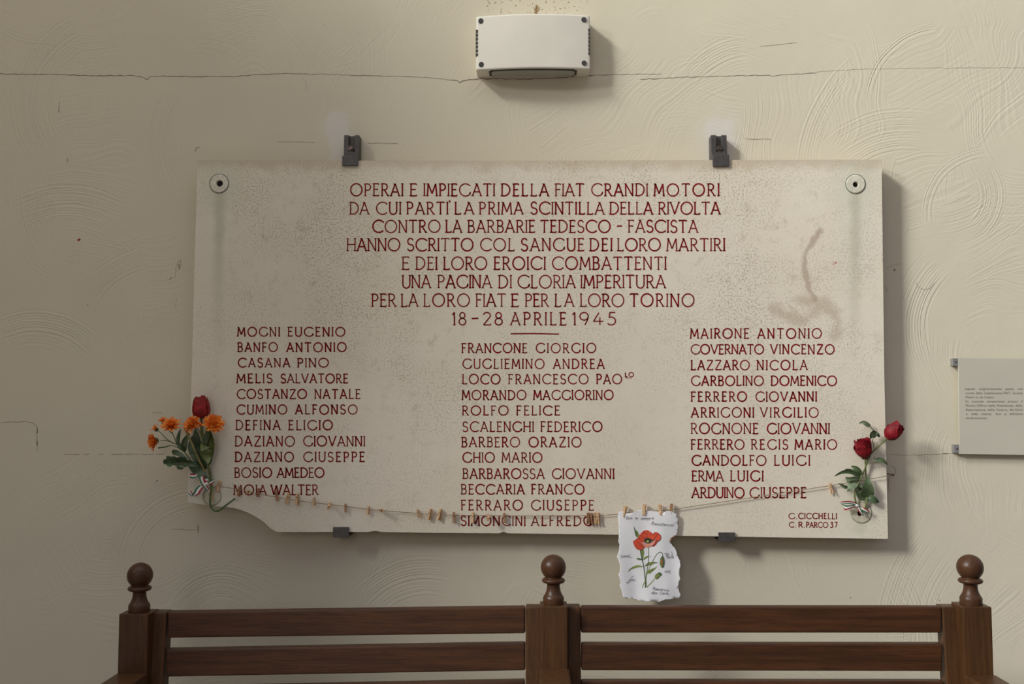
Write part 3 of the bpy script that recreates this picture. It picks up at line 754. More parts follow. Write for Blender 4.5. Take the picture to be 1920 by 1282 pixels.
gk = under(0.115, 0.885, 0.0052, 0.009, zb - 0.0016, zb + 0.004, M['gasket'], 'gasket', lamp)
under(0.135, 0.865, 0.0092, 0.0125, zb - 0.0026, zb + 0.004, M['glass'], 'diffuser', lamp)
for (sx, sy) in ((901.7,39.2),(1094.8,36.9),(902.5,120.8),(1095.2,118.2)):
    u = 0.045 if sx < 1000 else 0.955
    yy = bow(u) - 0.0011; c = P(sx, sy, yy)
    bm = bm_new(); lathe(bm, c, [(0, -0.0006), (0.0052, -0.0006), (0.0058, -0.0009), (0.0062, -0.0002), (0.0063, 0.003)], (0, 1, 0), 20)
    f = mesh_obj('screw_socket', bm, [M['gasket']], lamp)
    bm = bm_new(); lathe(bm, c + Vector((0, -0.0004, 0)), [(0, -0.0005), (0.0016, -0.0005), (0.0018, 0.001)], (0, 1, 0), 6)
    mesh_obj('screw', bm, M['steel'], f)
for side in (0, 1):
    for i in range(7):
        yy = (59.5 if side == 0 else 57.0) + 7.3 * i
        x = xL if side == 0 else xR
        zc = P(892 if side == 0 else 1106, yy, -0.048).z
        bm = bm_new()
        if side == 0: box(bm, (x - 0.0003, -0.0515, zc - 0.0034), (x + 0.0050, -0.030, zc + 0.0034))
        else: box(bm, (x - 0.0045, -0.0512, zc - 0.0034), (x + 0.0003, -0.030, zc + 0.0034))
        mesh_obj('vent_slot', bm, M['lamp_slot'], lamp)

# ------------------------------------------------------------------ information panel
pc = P(1864, 851, 0)
panel = thing('information_panel', 'small pale grey information panel with printed text on wall right of the slab', 'sign', (pc.x, 0, pc.z))
bm = bm_new()
YP = -0.016
q = [P(1799,851,YP), P(1933,853,YP), P(1931,672,YP), P(1797,671,YP)]
hexa(bm, q, [Vector((v.x, YP + 0.004, v.z)) for v in q], 0.0005)
mesh_obj('plate', bm, M['panel'], panel)
for (x0, y0, x1, y1) in ((1786.8,671.5,1797.5,685.5),(1789.2,833.5,1800,849),(1930,672.5,1941,686.5),(1932,835,1943,850)):
    bm = bm_new(); pbox(bm, x0, y0, x1, y1, -0.0150, 0.0, 0.0006)
    cl = mesh_obj('wall_clip', bm, M['panel_clip'], panel)
    bm = bm_new(); lathe(bm, P((x0 + x1) / 2, (y0 + y1) / 2, -0.0150), [(0, -0.0014), (0.0018, -0.0012), (0.0022, 0.001)], (0, 1, 0), 10); mesh_obj('screw', bm, M['bolt'], cl)
SIGN = [(730.8,[('Lapide',1810,1828),('originariamente',1835.7,1878.3),('posta',1885.4,1900.7),('nel',1908.3,1916.5)]),
 (738.7,[('cortile',1810.4,1826.4),('dello',1829.7,1842.2),('stabilimento',1845.5,1878.6),('FIAT',1881.6,1894.4),('Grandi',1898.5,1916.5)]),
 (746.4,[('Motori',1810.4,1827.2),('in',1829.4,1833.7),('via',1836.2,1843),('Cuneo.',1845.5,1864)]),
 (754.3,[('In',1810.6,1815.8),('custodia',1822,1844.2),('temporanea',1850.4,1883.7),('presso',1889.8,1908),('il',1914.5,1916.7)]),
 (762.1,[('Museo',1810.6,1829),('Diffuso',1831.9,1851.2),('della',1853.4,1866.3),('Resistenza,',1869.3,1900.7),('della',1904.3,1917)]),
 (769.9,[('Deportazione,',1811,1848.6),('della',1851.5,1865.2),('Guerra,',1868.2,1889.2),('dei',1892.7,1900.7),('Diritti',1903.4,1917.4)]),
 (777.6,[('e',1811,1814),('della',1821,1833.5),('Libert\u00e0,',1839.8,1859.2),('fino',1866.8,1877.2),('a',1883.2,1886.5),('definitivo',1893,1917.6)]),
 (785.4,[('ricollocamento.',1811,1851.5)])]
bm = bm_new()
fc = bpy.data.curves.new('print_source', 'FONT'); fo = bpy.data.objects.new('print_source', fc); COL.objects.link(fo)
for yb, words in SIGN:
    for wd, x0, x1 in words:
        fc.body = wd
        dg = bpy.context.evaluated_depsgraph_get(); me = bpy.data.meshes.new_from_object(fo.evaluated_get(dg))
        xs = [v.co.x for v in me.vertices]; lo_, hi_ = min(xs), max(xs)
        vs = [bm.verts.new(P(x0 + (v.co.x - lo_) / (hi_ - lo_) * (x1 - x0), yb - v.co.y * 6.1, YP - 0.0003)) for v in me.vertices]
        for p in me.polygons:
            try: bm.faces.new([vs[i] for i in p.vertices])
            except ValueError: pass
        bpy.data.meshes.remove(me)
bpy.data.objects.remove(fo); bpy.data.curves.remove(fc)
for f in bm.faces:
    f.normal_update()
    if f.normal.y > 0: f.normal_flip()
mesh_obj('printed_text', bm, M['print'], panel)

# ------------------------------------------------------------------ bench
YB = -0.330; PD = 0.056
bo = P(1035, 1140, YB)
bench = thing('wooden_bench', 'dark brown wooden bench with slatted back and ball finials, standing below the slab', 'bench', (bo.x, YB, 0))
FIN = [(0, 0), (.0212, 0), (.0214, .0008), (.0214, .0125), (.0212, .0132), (.0206, .0140), (.0205, .0148), (.0192, .0166), (.0176, .0192), (.0159, .0226), (.0145, .0268), (.0136, .0316), (.0132, .0362), (.0136, .0394), (.0150, .0410), (.0172, .0420),
       (.0205, .0425), (.0228, .0442), (.0236, .0468), (.0228, .0494), (.0200, .0512), (.0172, .0520), (.0166, .0530)]
def ball(r, c, a0, n=14):
    return [(r * math.cos(R(a0 + (90 - a0) * i / n)), c + r * math.sin(R(a0 + (90 - a0) * i / n))) for i in range(n)] + [(0, c + r)]
FIN = FIN + ball(.0257, .0730, -49)
posts = []
for (x0, x1, yt, fx) in ((223,278,1151,258.5), (1012.5,1064,1136.5,1035), (1805,1859.5,1137.5,1818)):
    a = P(x0, yt, YB); b = P(x1, yt, YB)
    bm = bm_new(); box(bm, (a.x, YB, 0.0), (b.x, YB + PD, a.z), 0.0022)
    post = mesh_obj('post', bm, M['wood_v'], bench)
    bm = bm_new(); lathe(bm, ((a.x + b.x) / 2, YB + PD / 2, a.z - 0.0002), FIN, (0, 0, 1), 40)
    mesh_obj('finial', bm, M['wood_turned'], post, smooth=True)
    posts.append((a.x, b.x, a.z))
YS = -0.298; LEAN = 0.085
def ys(z, zt): return YS - LEAN * (zt - z)
ZR = P(985, 1137, YS).z
def slat(xa, ya0, ya1, xb, yb0, yb1, name='back_slat', th=0.022, mat='wood_h', dy=0.0, bev=0.004):
    q = []
    for (x, y) in ((xa, ya1), (xb, yb1), (xb, yb0), (xa, ya0)):
        z = P(x, y, YS).z; Y = ys(z, ZR) + dy; q.append(P(x, y, Y))
    bm = bm_new(); hexa(bm, q, [v + Vector((0, th, 0)) for v in q], bev)
    return mesh_obj(name, bm, M[mat], bench)
# upright stiles beside the posts
for (xt0, xt1, yt) in ((280,313,1147.5), (985.5,1014,1137.5), (1062,1088.5,1137), (1766.5,1800,1137.5)):
    a0 = P(xt0, yt, YS); b0 = P(xt1, yt, YS)
    zl = 0.40
    bm = bm_new()
    q0 = [Vector((a0.x, ys(zl, ZR), zl)), Vector((b0.x, ys(zl, ZR), zl)), Vector((b0.x, ys(a0.z, ZR), a0.z)), Vector((a0.x, ys(a0.z, ZR), a0.z))]
    hexa(bm, q0, [v + Vector((0, 0.034, 0)) for v in q0], 0.0035)
    mesh_obj('stile', bm, M['wood_v'], bench)
slat(313.8,1147,1196,985,1137.5,1187.5); slat(311,1217.5,1269,985,1205.5,1257)
slat(309,1290,1340,984,1276,1327); slat(306,1362,1412,983,1347,1398)
slat(1089.2,1137,1186.5,1766,1137.5,1186.5); slat(1090,1206.5,1257,1767.5,1207,1258.5)
slat(1090,1276.5,1328,1770,1277,1330); slat(1091,1347,1398,1773,1349,1401)
for i, (ax, bx, zt_) in enumerate(posts):
    za = P(1035, (1267,1252.5,1258.5)[i], YB).z
    w = (bx - ax)
    bm = bm_new(); box(bm, (ax - .001, YB - 0.46, za - 0.032), (bx + .003, YB + 0.0005, za), 0.004); mesh_obj('armrest', bm, M['wood_v'], bench)
    bm = bm_new(); box(bm, (ax + .003, YB - 0.44, 0), (bx - .003, YB - 0.39, za - 0.0315), 0.003); mesh_obj('front_leg', bm, M['wood_v'], bench)
    bm = bm_new(); box(bm, (ax + .006, YB - 0.395, 0.36), (bx - .006, YB + 0.001, 0.41), 0.003); mesh_obj('seat_rail', bm, M['wood_v'], bench)
for k in range(5):
    y0 = YB - 0.43 + k * 0.083
    bm = bm_new(); box(bm, (posts[0][0] - .003, y0, 0.410), (posts[2][1] + .003, y0 + 0.072, 0.432), 0.004)
    mesh_obj('seat_slat', bm, M['wood_h'], bench)

# ------------------------------------------------------------------ twine
YT = STONE - 0.007
tw = [(404,911,YT),(419,912.5,YT),(439,916,YT),(467,921.5,YT),(486,926,YT),(515,931,YT),(540,935.5,YT),(558,938.5,YT),(588,942,YT),(619,945.6,YT),(648,949,YT),(690,954.3,YT),(715,956.8,YT),(787,962.3,YT),(824,964.3,YT),(851,965.3,YT),(920,966.5,YT),(1000,967,YT),(1060,966.8,YT),(1103,966.4,YT),(1130,965.8,YT),(1160,963.5,YT),(1176,961,YT),(1208,958,YT),(1238,956.8,YT),(1260,955,YT),(1300,949,YT),(1400,934,YT),(1500,918.8,YT),(1557,910,YT),(1630,898,YT),(1660,892.6,YT),(1673,890,-0.034)]
bm = bm_new(); pxtube(bm, tw, 0.00095, 6, 4)
twp = mesh_obj('twine', bm, M['twine'])
tag(twp, 'thin jute twine strung across the lower part of the slab, carrying the clothespins', 'string')
for pts, r in (([(1673,890,-0.034),(1679,887,-0.026),(1679.5,882,-0.022),(1676,876,-0.018),(1670,872.5,-0.016)], 0.0006),
               ([(1671,890,-0.036),(1667,896,-0.030),(1666,903,-0.024),(1666,912,-0.022),(1668,921,-0.020)], 0.0007),
               ([(404,911,YT),(398,916,YT),(394,923,YT),(391,928,YT)], 0.0008)):
    bm = bm_new(); pxtube(bm, pts, r, 5, 4); mesh_obj('loose_end', bm, M['twine'], twp)
bm = bm_new(); c = P(1673, 890, -0.034)
tube(bm, [c + Vector((0.0026 * math.cos(R(a)), -0.0006 * math.sin(R(a * 2)), 0.0022 * math.sin(R(a)))) for a in range(0, 361, 30)], 0.0012, 6)
mesh_obj('knot', bm, M['twine'], twp)
bm = bm_new(); lathe(bm, (c.x + 0.001, 0.0, c.z), [(0, -0.038), (0.0026, -0.038), (0.0026, -0.0365), (0.0012, -0.0365), (0.0012, 0.006)], (0, 1, 0), 10)
tag(mesh_obj('nail', bm, M['bolt']), 'small nail in the wall at the right edge of the slab, end of the twine', 'nail')

# ------------------------------------------------------------------ clothespins
L_ = 0.0245; W_ = 0.0060
def peg_half(side):
    """one wooden half; local axes: z along the pin (grip at top), x across, y out of the slab"""
    bm = bm_new(); th = 0.0026; g = 0.0004
    zs = [0.0, -0.0035, -0.0042, -0.0052, -0.0085, -0.0098, -0.0112, -0.0145, -L_]
    inn = [g, g, g + 0.0007, g, g, g + 0.0006, g, g + 0.0003, g + 0.0019]
    out = [th * .75, th, th, th, th, th, th, th * 1.02, th * 1.0 + 0.0016]
    a = []
    for z, i_, o_ in zip(zs, inn, out):
        a.append([bm.verts.new((sx * W_ / 2, side * v, z)) for sx in (-1, 1) for v in (i_, o_)])
    for p, q in zip(a, a[1:]):
        for f in ((0, 1), (1, 3), (3, 2), (2, 0)): bm.faces.new((p[f[0]], p[f[1]], q[f[1]], q[f[0]]))
    for r in (a[0], a[-1]): bm.faces.new((r[0], r[1], r[3], r[2]))
    bmesh.ops.recalc_face_normals(bm, faces=bm.faces); return bm
def peg_spring():
    bm = bm_new()
    for x in (-0.0012, 0, 0.0012):
        tube(bm, [Vector((x, 0.0012 * math.cos(R(a)), -0.0103 + 0.0012 * math.sin(R(a)))) for a in range(0, 361, 45)], 0.0004, 5)
    for s in (-1, 1):
        tube(bm, [(-0.0022, 0, -0.0103), (-W_ / 2 - 0.0004, s * 0.0015, -0.0090), (-W_ / 2 - 0.0003, s * 0.0030, -0.0080), (W_ / 2 + 0.0003, s * 0.0030, -0.0080), (W_ / 2 + 0.0004, s * 0.0015, -0.0090), (0.0022, 0, -0.0103)], 0.00035, 5)
    return bm
proto = {}
def make_peg(kind):
    t = bpy.data.objects.new('clothespin', None); t.empty_display_size = 0.01
    COL.objects.link(t)
    for s in (-1, 1):
        o = mesh_obj('wooden_half', peg_half(s), M[kind], t); o.matrix_parent_inverse = Matrix()
    o = mesh_obj('spring', peg_spring(), M['spring'], t); o.matrix_parent_inverse = Matrix()
    return t
def place_peg(kind, x0, y0, x1, y1, label, spin=0.0, Y=YT, pitch=0.0, group='clothespins on the twine', used={}):
    if kind not in used: t = used[kind] = make_peg(kind)
    else:
        src = used[kind]; t = src.copy(); COL.objects.link(t)
        for ch in list(src.children):
            c = ch.copy(); COL.objects.link(c); c.parent = t; c.matrix_parent_inverse = Matrix()
    a = P(x0, y0, Y); b = P(x1, y1, Y)
    roll = math.atan2(b.x - a.x, a.z - b.z)
    ln = (b - a).length / L_
    if pitch: s = 1.0
    else: s = min(max(ln, 0.72), 1.12)
    t.rotation_mode = 'QUATERNION'
    t.rotation_quaternion = (Matrix.Rotation(-roll, 3, 'Y') @ Matrix.Rotation(R(pitch), 3, 'X') @ Matrix.Rotation(R(spin), 3, 'Z')).to_quaternion()
    t.scale = (s, s, s)
    t.location = a
    tag(t, label, 'clothespin', group)
B = 'tiny wooden clothespin on the twine '
place_peg('peg_light', 412.6,901.5,406.6,920, B + 'beside the tulip bouquet, leftmost on the string', 35)
place_peg('peg_dark', 449.5,912,447,930, B + 'over the letter M of MOIA', -20)
place_peg('peg_light', 466,920.5,472,922, B + 'pointing outwards below the O of MOIA', 10, pitch=-75)
place_peg('peg_dark', 485.4,915,483.5,931.5, B + 'between the I and A of MOIA', 55)
place_peg('peg_dark', 517.3,919.5,520.5,938.5, B + 'below the W of WALTER', 25)
place_peg('peg_light', 541.3,924.5,537,943.8, B + 'below the first A of WALTER, leaning left', 30)
place_peg('peg_light', 558,925,557,946, B + 'below the letter T of WALTER', -25)
place_peg('peg_light', 588.8,932,588.4,947, B + 'below the final R of WALTER', -15)
place_peg('peg_light', 619,943,619.6,948, B + 'seen end on, just before the lone dark one', 10, pitch=-70)
place_peg('peg_dark', 648,944,647.7,960, B + 'hanging dark and straight above the left lower bracket', 8)
place_peg('peg_light', 691,949,690.3,964, B + 'right of the lower left bracket, with a shadow below', -30)
place_peg('peg_light', 713,957,720,954, B + 'lying sideways beyond the lower left bracket', 10, pitch=-72)
place_peg('peg_light', 783,955,787.4,970, B + 'leaning right, first of the three before SIMONCINI', 50)
place_peg('peg_light', 808,953.5,804.6,974.5, B + 'middle one of the three pale ones left of SIMONCINI', -55)
place_peg('peg_light', 827,954,822.7,975, B + 'leaning left, third of the pale ones before SIMONCINI', -50)
place_peg('peg_dark', 851,960,851,979.5, B + 'hanging dark and straight just left of SIMONCINI', 6)
place_peg('peg_light', 887,960.4,886.2,980, B + 'over the first I of SIMONCINI', -25)
place_peg('peg_light', 916,964.5,916,969, B + 'pointing outwards above the O of SIMONCINI', 5, pitch=-70)
place_peg('peg_dark', 945.7,961.3,946.3,980, B + 'over the letter C of SIMONCINI', 4)
place_peg('peg_dark', 1102.8,961,1103.6,981.8, B + 'over the O of ALFREDO, darkest of four', 55)
place_peg('peg_dark', 1108.4,961.6,1108.9,982.5, B + 'second of the four after ALFREDO', 60)
place_peg('peg_light', 1115.4,960.6,1115.9,981.8, B + 'palest of the four after ALFREDO', 20)
place_peg('peg_light', 1121.8,960.8,1121.3,982.5, B + 'last of four, next to the card', 60)
K = 'tiny wooden clothespin gripping the torn poppy card, '
def card_peg(xt, yt, xb, yb, label, spin): place_peg('peg_dark' if spin < 0 else 'peg_light', xb, yb, xt, yt, label, abs(spin), Y=-0.0610, group='clothespins holding the card')
card_peg(1173.2,948.8,1168.8,969.5, K + 'at its upper left corner', 40)
card_peg(1209,945.2,1206.9,965.5, K + 'second from its left corner', 20)
card_peg(1237.3,946,1238.7,966, K + 'third from its left corner', 25)
card_peg(1259.6,944.3,1257.2,964.6, K + 'at its upper right end', -15)
place_peg('peg_light', 1556.5,906,1561,925, B + 'alone at the right, next to the two roses', 58)
place_peg('peg_light', 396.5,923,395.5,940, 'tiny wooden clothespin clipped on the stems at the foot of the tulip bouquet', 75, Y=-0.062, group='clothespins on the twine')

# ------------------------------------------------------------------ poppy card
def card_y(x, y):
    t = (y - 960) / 170.0
    return -0.0610 - 0.006 * max(t, 0) ** 1.3 + 0.0016 * math.sin(x * 0.085 + y * 0.012) + 0.0012 * math.sin(x * 0.16 - y * 0.03 + 1)* min(1, max(t + .2, 0)) + 0.0035 * max(0, (x - 1245) / 30.0) * math.sin(y * 0.045)
def card(off): return lambda x, y: P(x, y, card_y(x, y) - off)
def cp(pts, ox=1100, oy=930, s=5.827): return [(ox + x / s, oy + y / s) for x, y in pts]
def c1(pts): return cp(pts, 1150, 950, 12.82)
def c2(pts): return cp(pts, 1150, 1030, 12.82)
CARD = cp([(345,185),(365,165),(395,165),(420,185),(440,190),(500,180),(545,165),(570,152),(610,155),(640,165),(690,160),(740,165),(790,180),(830,185),(850,172),(890,162),(930,165),(965,185),(985,200),(980,225),(1000,250),(990,280),(998,330),(995,380),(985,420),(960,440),(930,455),(915,490),(922,520),(940,545),(970,580),(985,620),(995,660),(1022,710),(1025,760),(1015,800),(1012,860),(1022,910),(1005,940),(1000,980),(1010,1040),(1028,1075),(1015,1110),(990,1115),(960,1105),(920,1125),(870,1130),(830,1140),(800,1155),(760,1145),(700,1142),(650,1150),(600,1140),(550,1130),(500,1118),(450,1110),(420,1118),(395,1100),(388,1060),(375,1010),(360,980),(370,940),(358,890),(345,860),(362,820),(365,760),(350,710),(330,660),(345,620),(352,580),(360,530),(345,490),(350,440),(352,400),(345,340),(350,290),(340,240)])
def rough_outline(lp, amp, seed):
    rnd = random.Random(seed); out = []
    for i in range(len(lp)):
        a = lp[i]; b = lp[(i + 1) % len(lp)]
        out.append(a); out.append(((a[0] + b[0]) / 2 + rnd.uniform(-amp, amp), (a[1] + b[1]) / 2 + rnd.uniform(-amp, amp)))
    return out
co = P(1217, 1125, -0.065)
cardt = thing('poppy_card', 'torn edged white card with painted red poppy, hanging from the twine below the slab', 'card', (co.x, co.y, co.z))
bm = bm_new(); fill(bm, [rough_outline(CARD, 0.5, 5)], card(0), 6.0)
bmesh.ops.remove_doubles(bm, verts=bm.verts, dist=1e-6)
sheet = mesh_obj('sheet', bm, M['paper'], cardt, smooth=True)
sm = sheet.modifiers.new('thickness', 'SOLIDIFY'); sm.thickness = 0.0006; sm.offset = 1.0
bm = bm_new(); fill(bm, [cp([(985,420),(960,440),(930,455),(915,490),(919,510),(908,505),(905,485),(918,455),(940,440),(965,428)])], card(0.0010), 6.0)
mesh_obj('scorched_edge', bm, M['scorch'], cardt)
# drawing: (material, outline) layers from back to front
DRAW = [
 ('poppy_dkgreen', c1([(492,465),(505,560),(530,680),(575,745),(575,660),(540,560)])),
 ('poppy_green', c1([(540,560),(570,660),(578,745),(620,690),(600,620),(575,580)])),
 ('poppy_dkgreen', c1([(640,1035),(655,1150),(690,1260),(705,1280),(720,1270),(690,1160),(665,1040)])),
 ('poppy_green', c1([(665,1040),(690,1160),(715,1240),(730,1160),(740,1100),(730,1030)])),
 ('poppy_dkgreen', c2([(545,212),(600,200),(690,225),(690,245),(620,250),(570,235)])),
 ('poppy_green', c2([(725,215),(770,165),(830,150),(860,150),(830,190),(790,200),(735,250)])),
 ('poppy_dkgreen', c2([(860,150),(920,155),(880,163)])),
 ('poppy_green', c2([(345,540),(390,470),(470,410),(560,375),(640,380),(700,400),(700,420),(620,415),(540,435),(480,455),(420,475),(370,525)])),
 ('poppy_dkgreen', c2([(345,540),(395,475),(470,415),(500,402),(430,455),(370,515)])),
 ('poppy_green', c2([(745,410),(790,350),(850,310),(940,290),(1040,300),(1085,325),(1020,320),(960,340),(900,375),(840,375),(780,390)])),
 ('poppy_dkgreen', c2([(850,310),(940,290),(1040,300),(1085,325),(1020,310),(940,305),(880,325),(800,365),(745,410),(790,350)])),
 ('poppy_green', c2([(780,560),(850,500),(920,465),(1000,430),(1055,390),(1010,455),(960,500),(910,540),(870,575),(820,565),(790,600)])),
 ('poppy_dkgreen', c2([(1115,300),(1130,220),(1165,160),(1190,150),(1215,200),(1232,280),(1225,360),(1205,430),(1160,430),(1125,380)])),
 ('poppy_green', c2([(1122,300),(1140,220),(1165,180),(1160,280),(1170,400),(1160,420),(1130,375)])),
 ('poppy_red', c2([(1160,220),(1178,240),(1182,320),(1172,400),(1158,330)])),
 ('poppy_dkgreen', c2([(990,670),(1010,610),(1060,570),(1100,545),(1140,555),(1168,590),(1150,620),(1110,650),(1070,700),(1020,715)])),
 ('poppy_green', c2([(1000,670),(1020,620),(1070,580),(1115,600),(1120,625),(1080,665),(1050,700),(1015,705)])),
 ('poppy_deep', c1([(960,640),(1000,605),(1050,610),(1100,640),(1140,690),(1145,760),(1120,800),(1060,840),(1000,930),(940,960),(930,800)])),
 ('poppy_red', c1([(975,660),(1010,615),(1050,615),(1100,650),(1138,700),(1140,770),(1100,800),(1050,820),(1010,780),(985,720)])),
 ('poppy_red', c1([(472,820),(520,800),(560,760),(640,770),(740,860),(760,940),(730,1000),(690,1030),(630,1035),(560,1015),(520,960),(490,905)])),
 ('poppy_red', c1([(580,770),(610,700),(660,640),(710,590),(760,560),(820,560),(880,590),(930,630),(970,670),(1000,740),(960,800),(880,770),(780,750),(740,800),(720,850),(660,860),(610,820)])),
 ('poppy_dark', c1([(740,800),(770,760),(830,745),(890,760),(930,790),(920,840),(860,880),(790,875),(750,850)])),
 ('poppy_dark', c1([(940,800),(1010,760),(1010,800),(950,850)])),
 ('poppy_yellow', c1([(790,830),(815,808),(850,815),(860,840),(830,858),(800,855)])),
 ('poppy_pink', c1([(655,860),(700,850),(740,870),(820,890),(900,870),(960,820),(1020,765),(1010,830),(980,890),(930,930),(850,968),(790,975),(730,940),(690,900)])),
 ('poppy_deep', c1([(640,880),(655,870),(700,920),(740,955),(720,960),(680,925)])),
]
groups = {}
for i, (mt, lp) in enumerate(DRAW): groups.setdefault(mt, []).append((i, lp))
bm = bm_new(); mats = list(groups)
for mt in mats:
    for i, lp in groups[mt]: fill(bm, [lp], card(0.0010 + 0.00005 * i), 5.0, mats.index(mt))
mats.append('poppy_dkgreen_line'); gi = mats.index('poppy_dkgreen')
def inkline(pts, w, mat): stroke(bm, [tuple(v[:2]) for v in smooth_path([(x, y, 0) for x, y in pts], 4)], w, card(0.0008), mat=mats.index(mat))
mats.pop()
inkline(c2([(650,20),(680,180),(720,350),(745,500),(760,650),(770,780),(770,920)]), 1.9, 'poppy_dkgreen')
inkline(c2([(850,-40),(850,100),(845,280),(825,420),(800,560),(785,700),(800,900)]), 1.3, 'poppy_dkgreen')
inkline(c2([(945,290),(985,210),(1040,120),(1090,75),(1140,65),(1180,95),(1190,160)]), 1.2, 'poppy_dkgreen')
inkline(c2([(945,290),(900,380),(850,480),(800,600),(780,720),(730,820),(700,920)]), 1.3, 'poppy_green')
inkline(c2([(990,700),(940,770),(880,830),(820,890),(800,910)]), 1.5, 'poppy_green')
for (a, b) in (((700,640),(760,740)), ((790,590),(810,735)), ((880,610),(870,745)), ((600,840),(690,960)), ((540,860),(640,990)), ((1040,660),(1000,760)), ((1100,700),(1030,780))):
    inkline(c1([a, ((a[0] + b[0]) / 2 + 8, (a[1] + b[1]) / 2), b]), 0.7, 'poppy_deep')
for k in range(16):
    a = R(k * 22.5); inkline(c1([(830 + 40 * math.cos(a), 815 + 28 * math.sin(a)), (832 + 105 * math.cos(a), 805 + (70 if math.sin(a) < 0 else 50) * math.sin(a))]), 0.5, 'poppy_dark')
mesh_obj('poppy_painting', bm, [M[m] for m in mats], cardt)
# handwriting: small slanted single-stroke script
S = {}
S['a'] = (.55, [arc(.28,.27,.24,.27,40,330,9), [(.48,.5),(.46,.1),(.55,0)]])
S['c'] = (.42, [arc(.26,.27,.24,.27,50,310,8)])
S['d'] = (.55, [arc(.26,.27,.24,.27,40,330,9), [(.5,1.0),(.48,.1),(.55,0)]])
S['e'] = (.45, [[(.04,.26),(.40,.30)] + arc(.24,.28,.20,.25,10,310,9)])
S['i'] = (.16, [[(.08,.5),(.08,.05),(.14,0)], [(.10,.78),(.12,.84)]])
S['l'] = (.16, [[(.08,1),(.06,.05),(.14,0)]])
S['m'] = (.75, [[(.04,0),(.06,.5)], [(.06,.35),(.2,.5),(.32,.45),(.33,0)], [(.33,.35),(.48,.5),(.60,.45),(.62,.05),(.70,0)]])
S['n'] = (.5, [[(.04,0),(.06,.5)], [(.06,.35),(.22,.5),(.36,.45),(.38,.05),(.46,0)]])
S['o'] = (.5, [arc(.25,.26,.21,.26,0,360,9)])
S['p'] = (.52, [[(.06,.5),(.02,-.45)], arc(.24,.26,.22,.25,170,-160,9)])
S['r'] = (.38, [[(.05,0),(.07,.5)], [(.07,.33),(.2,.5),(.34,.47)]])
S['s'] = (.36, [[(.34,.5),(.12,.48),(.10,.32),(.30,.22),(.28,.03),(.04,.0)]])
S['t'] = (.36, [[(.16,.85),(.12,.08),(.28,0)], [(.0,.55),(.36,.60)]])
S['u'] = (.5, [[(.05,.5),(.06,.08),(.22,0),(.38,.12),(.42,.5)], [(.42,.5),(.42,.05),(.5,0)]])
S['v'] = (.44, [[(.03,.5),(.18,0),(.40,.52)]])
S['z'] = (.42, [[(.05,.5),(.38,.5),(.03,0),(.40,0)]])
S['O'] = (.8, [arc(.4,.48,.36,.48,60,400,14)])
S['R'] = (.7, [[(.1,0),(.14,1.0)], [(.02,.92),(.3,1.02),(.55,.9),(.5,.6),(.16,.5)], [(.25,.5),(.66,0)]])
S['C'] = (.62, [arc(.4,.48,.36,.50,50,300,10)])
S['P'] = (.6, [[(.1,0),(.16,1.0)], [(-.05,.95),(.4,1.02),(.55,.85),(.42,.55),(.14,.5)]])
S['!'] = (.2, [[(.16,1.1),(.10,.35)], [(.07,.1),(.07,.02)]])
bm = bm_new()
def script(text, x0, x1, y0, y1, h, slant=.28, w=0.62):
    tot = sum(S[c][0] + .12 if c != ' ' else .6 for c in text); x = 0
    for c in text:
        if c == ' ': x += .6; continue
        for st in S[c][1]:
            pts = []
            for u, v in st:
                t = (x + u) / tot
                pts.append((x0 + t * (x1 - x0) + slant * v * h, y0 + t * (y1 - y0) - v * h))
            stroke(bm, pts, w, card(0.0024))
        x += S[c][0] + .12
script('Ora', 1172.5, 1185, 973.3, 973, 5.6); script('e', 1191, 1195.5, 973, 973, 5.6); script('sempre', 1200.5, 1226, 973.6, 973.2, 5.6)
script('Resistenza!', 1220.5, 1264, 983.6, 986.4, 6.0)
script('Romatrova', 1223.5, 1253.5, 1105.2, 1108.2, 5.0); script('don Carlo', 1221, 1253.5, 1112.6, 1114.4, 4.8)
for pts in (c2([(215,135),(180,140),(195,175),(185,215)]), c2([(220,185),(240,150),(245,180),(270,145),(280,175),(300,140),(310,175),(335,150),(350,170),(400,100),(345,165),(380,180),(435,188)]),
            c2([(1220,90),(1340,100)]), c2([(1240,135),(1290,120),(1330,135),(1300,160),(1275,160)]), c2([(1275,130),(1300,215)]), c2([(1320,165),(1330,205),(1350,175),(1365,205)]), c2([(1405,50),(1415,120),(1385,200)]), c2([(1415,120),(1410,205),(1440,160),(1445,215)]),
            c2([(1225,545),(1260,510),(1265,550),(1300,490),(1290,555),(1330,500),(1320,530),(1375,490),(1335,540),(1360,570)]),
            c2([(480,630),(440,660),(390,740),(310,800),(335,805),(400,745)]), c2([(400,740),(430,715),(435,745),(465,710),(470,745),(495,705),(485,760),(520,705)])):
    stroke(bm, pts, 0.65, card(0.0024))
mesh_obj('handwriting', bm, M['ink'], cardt)

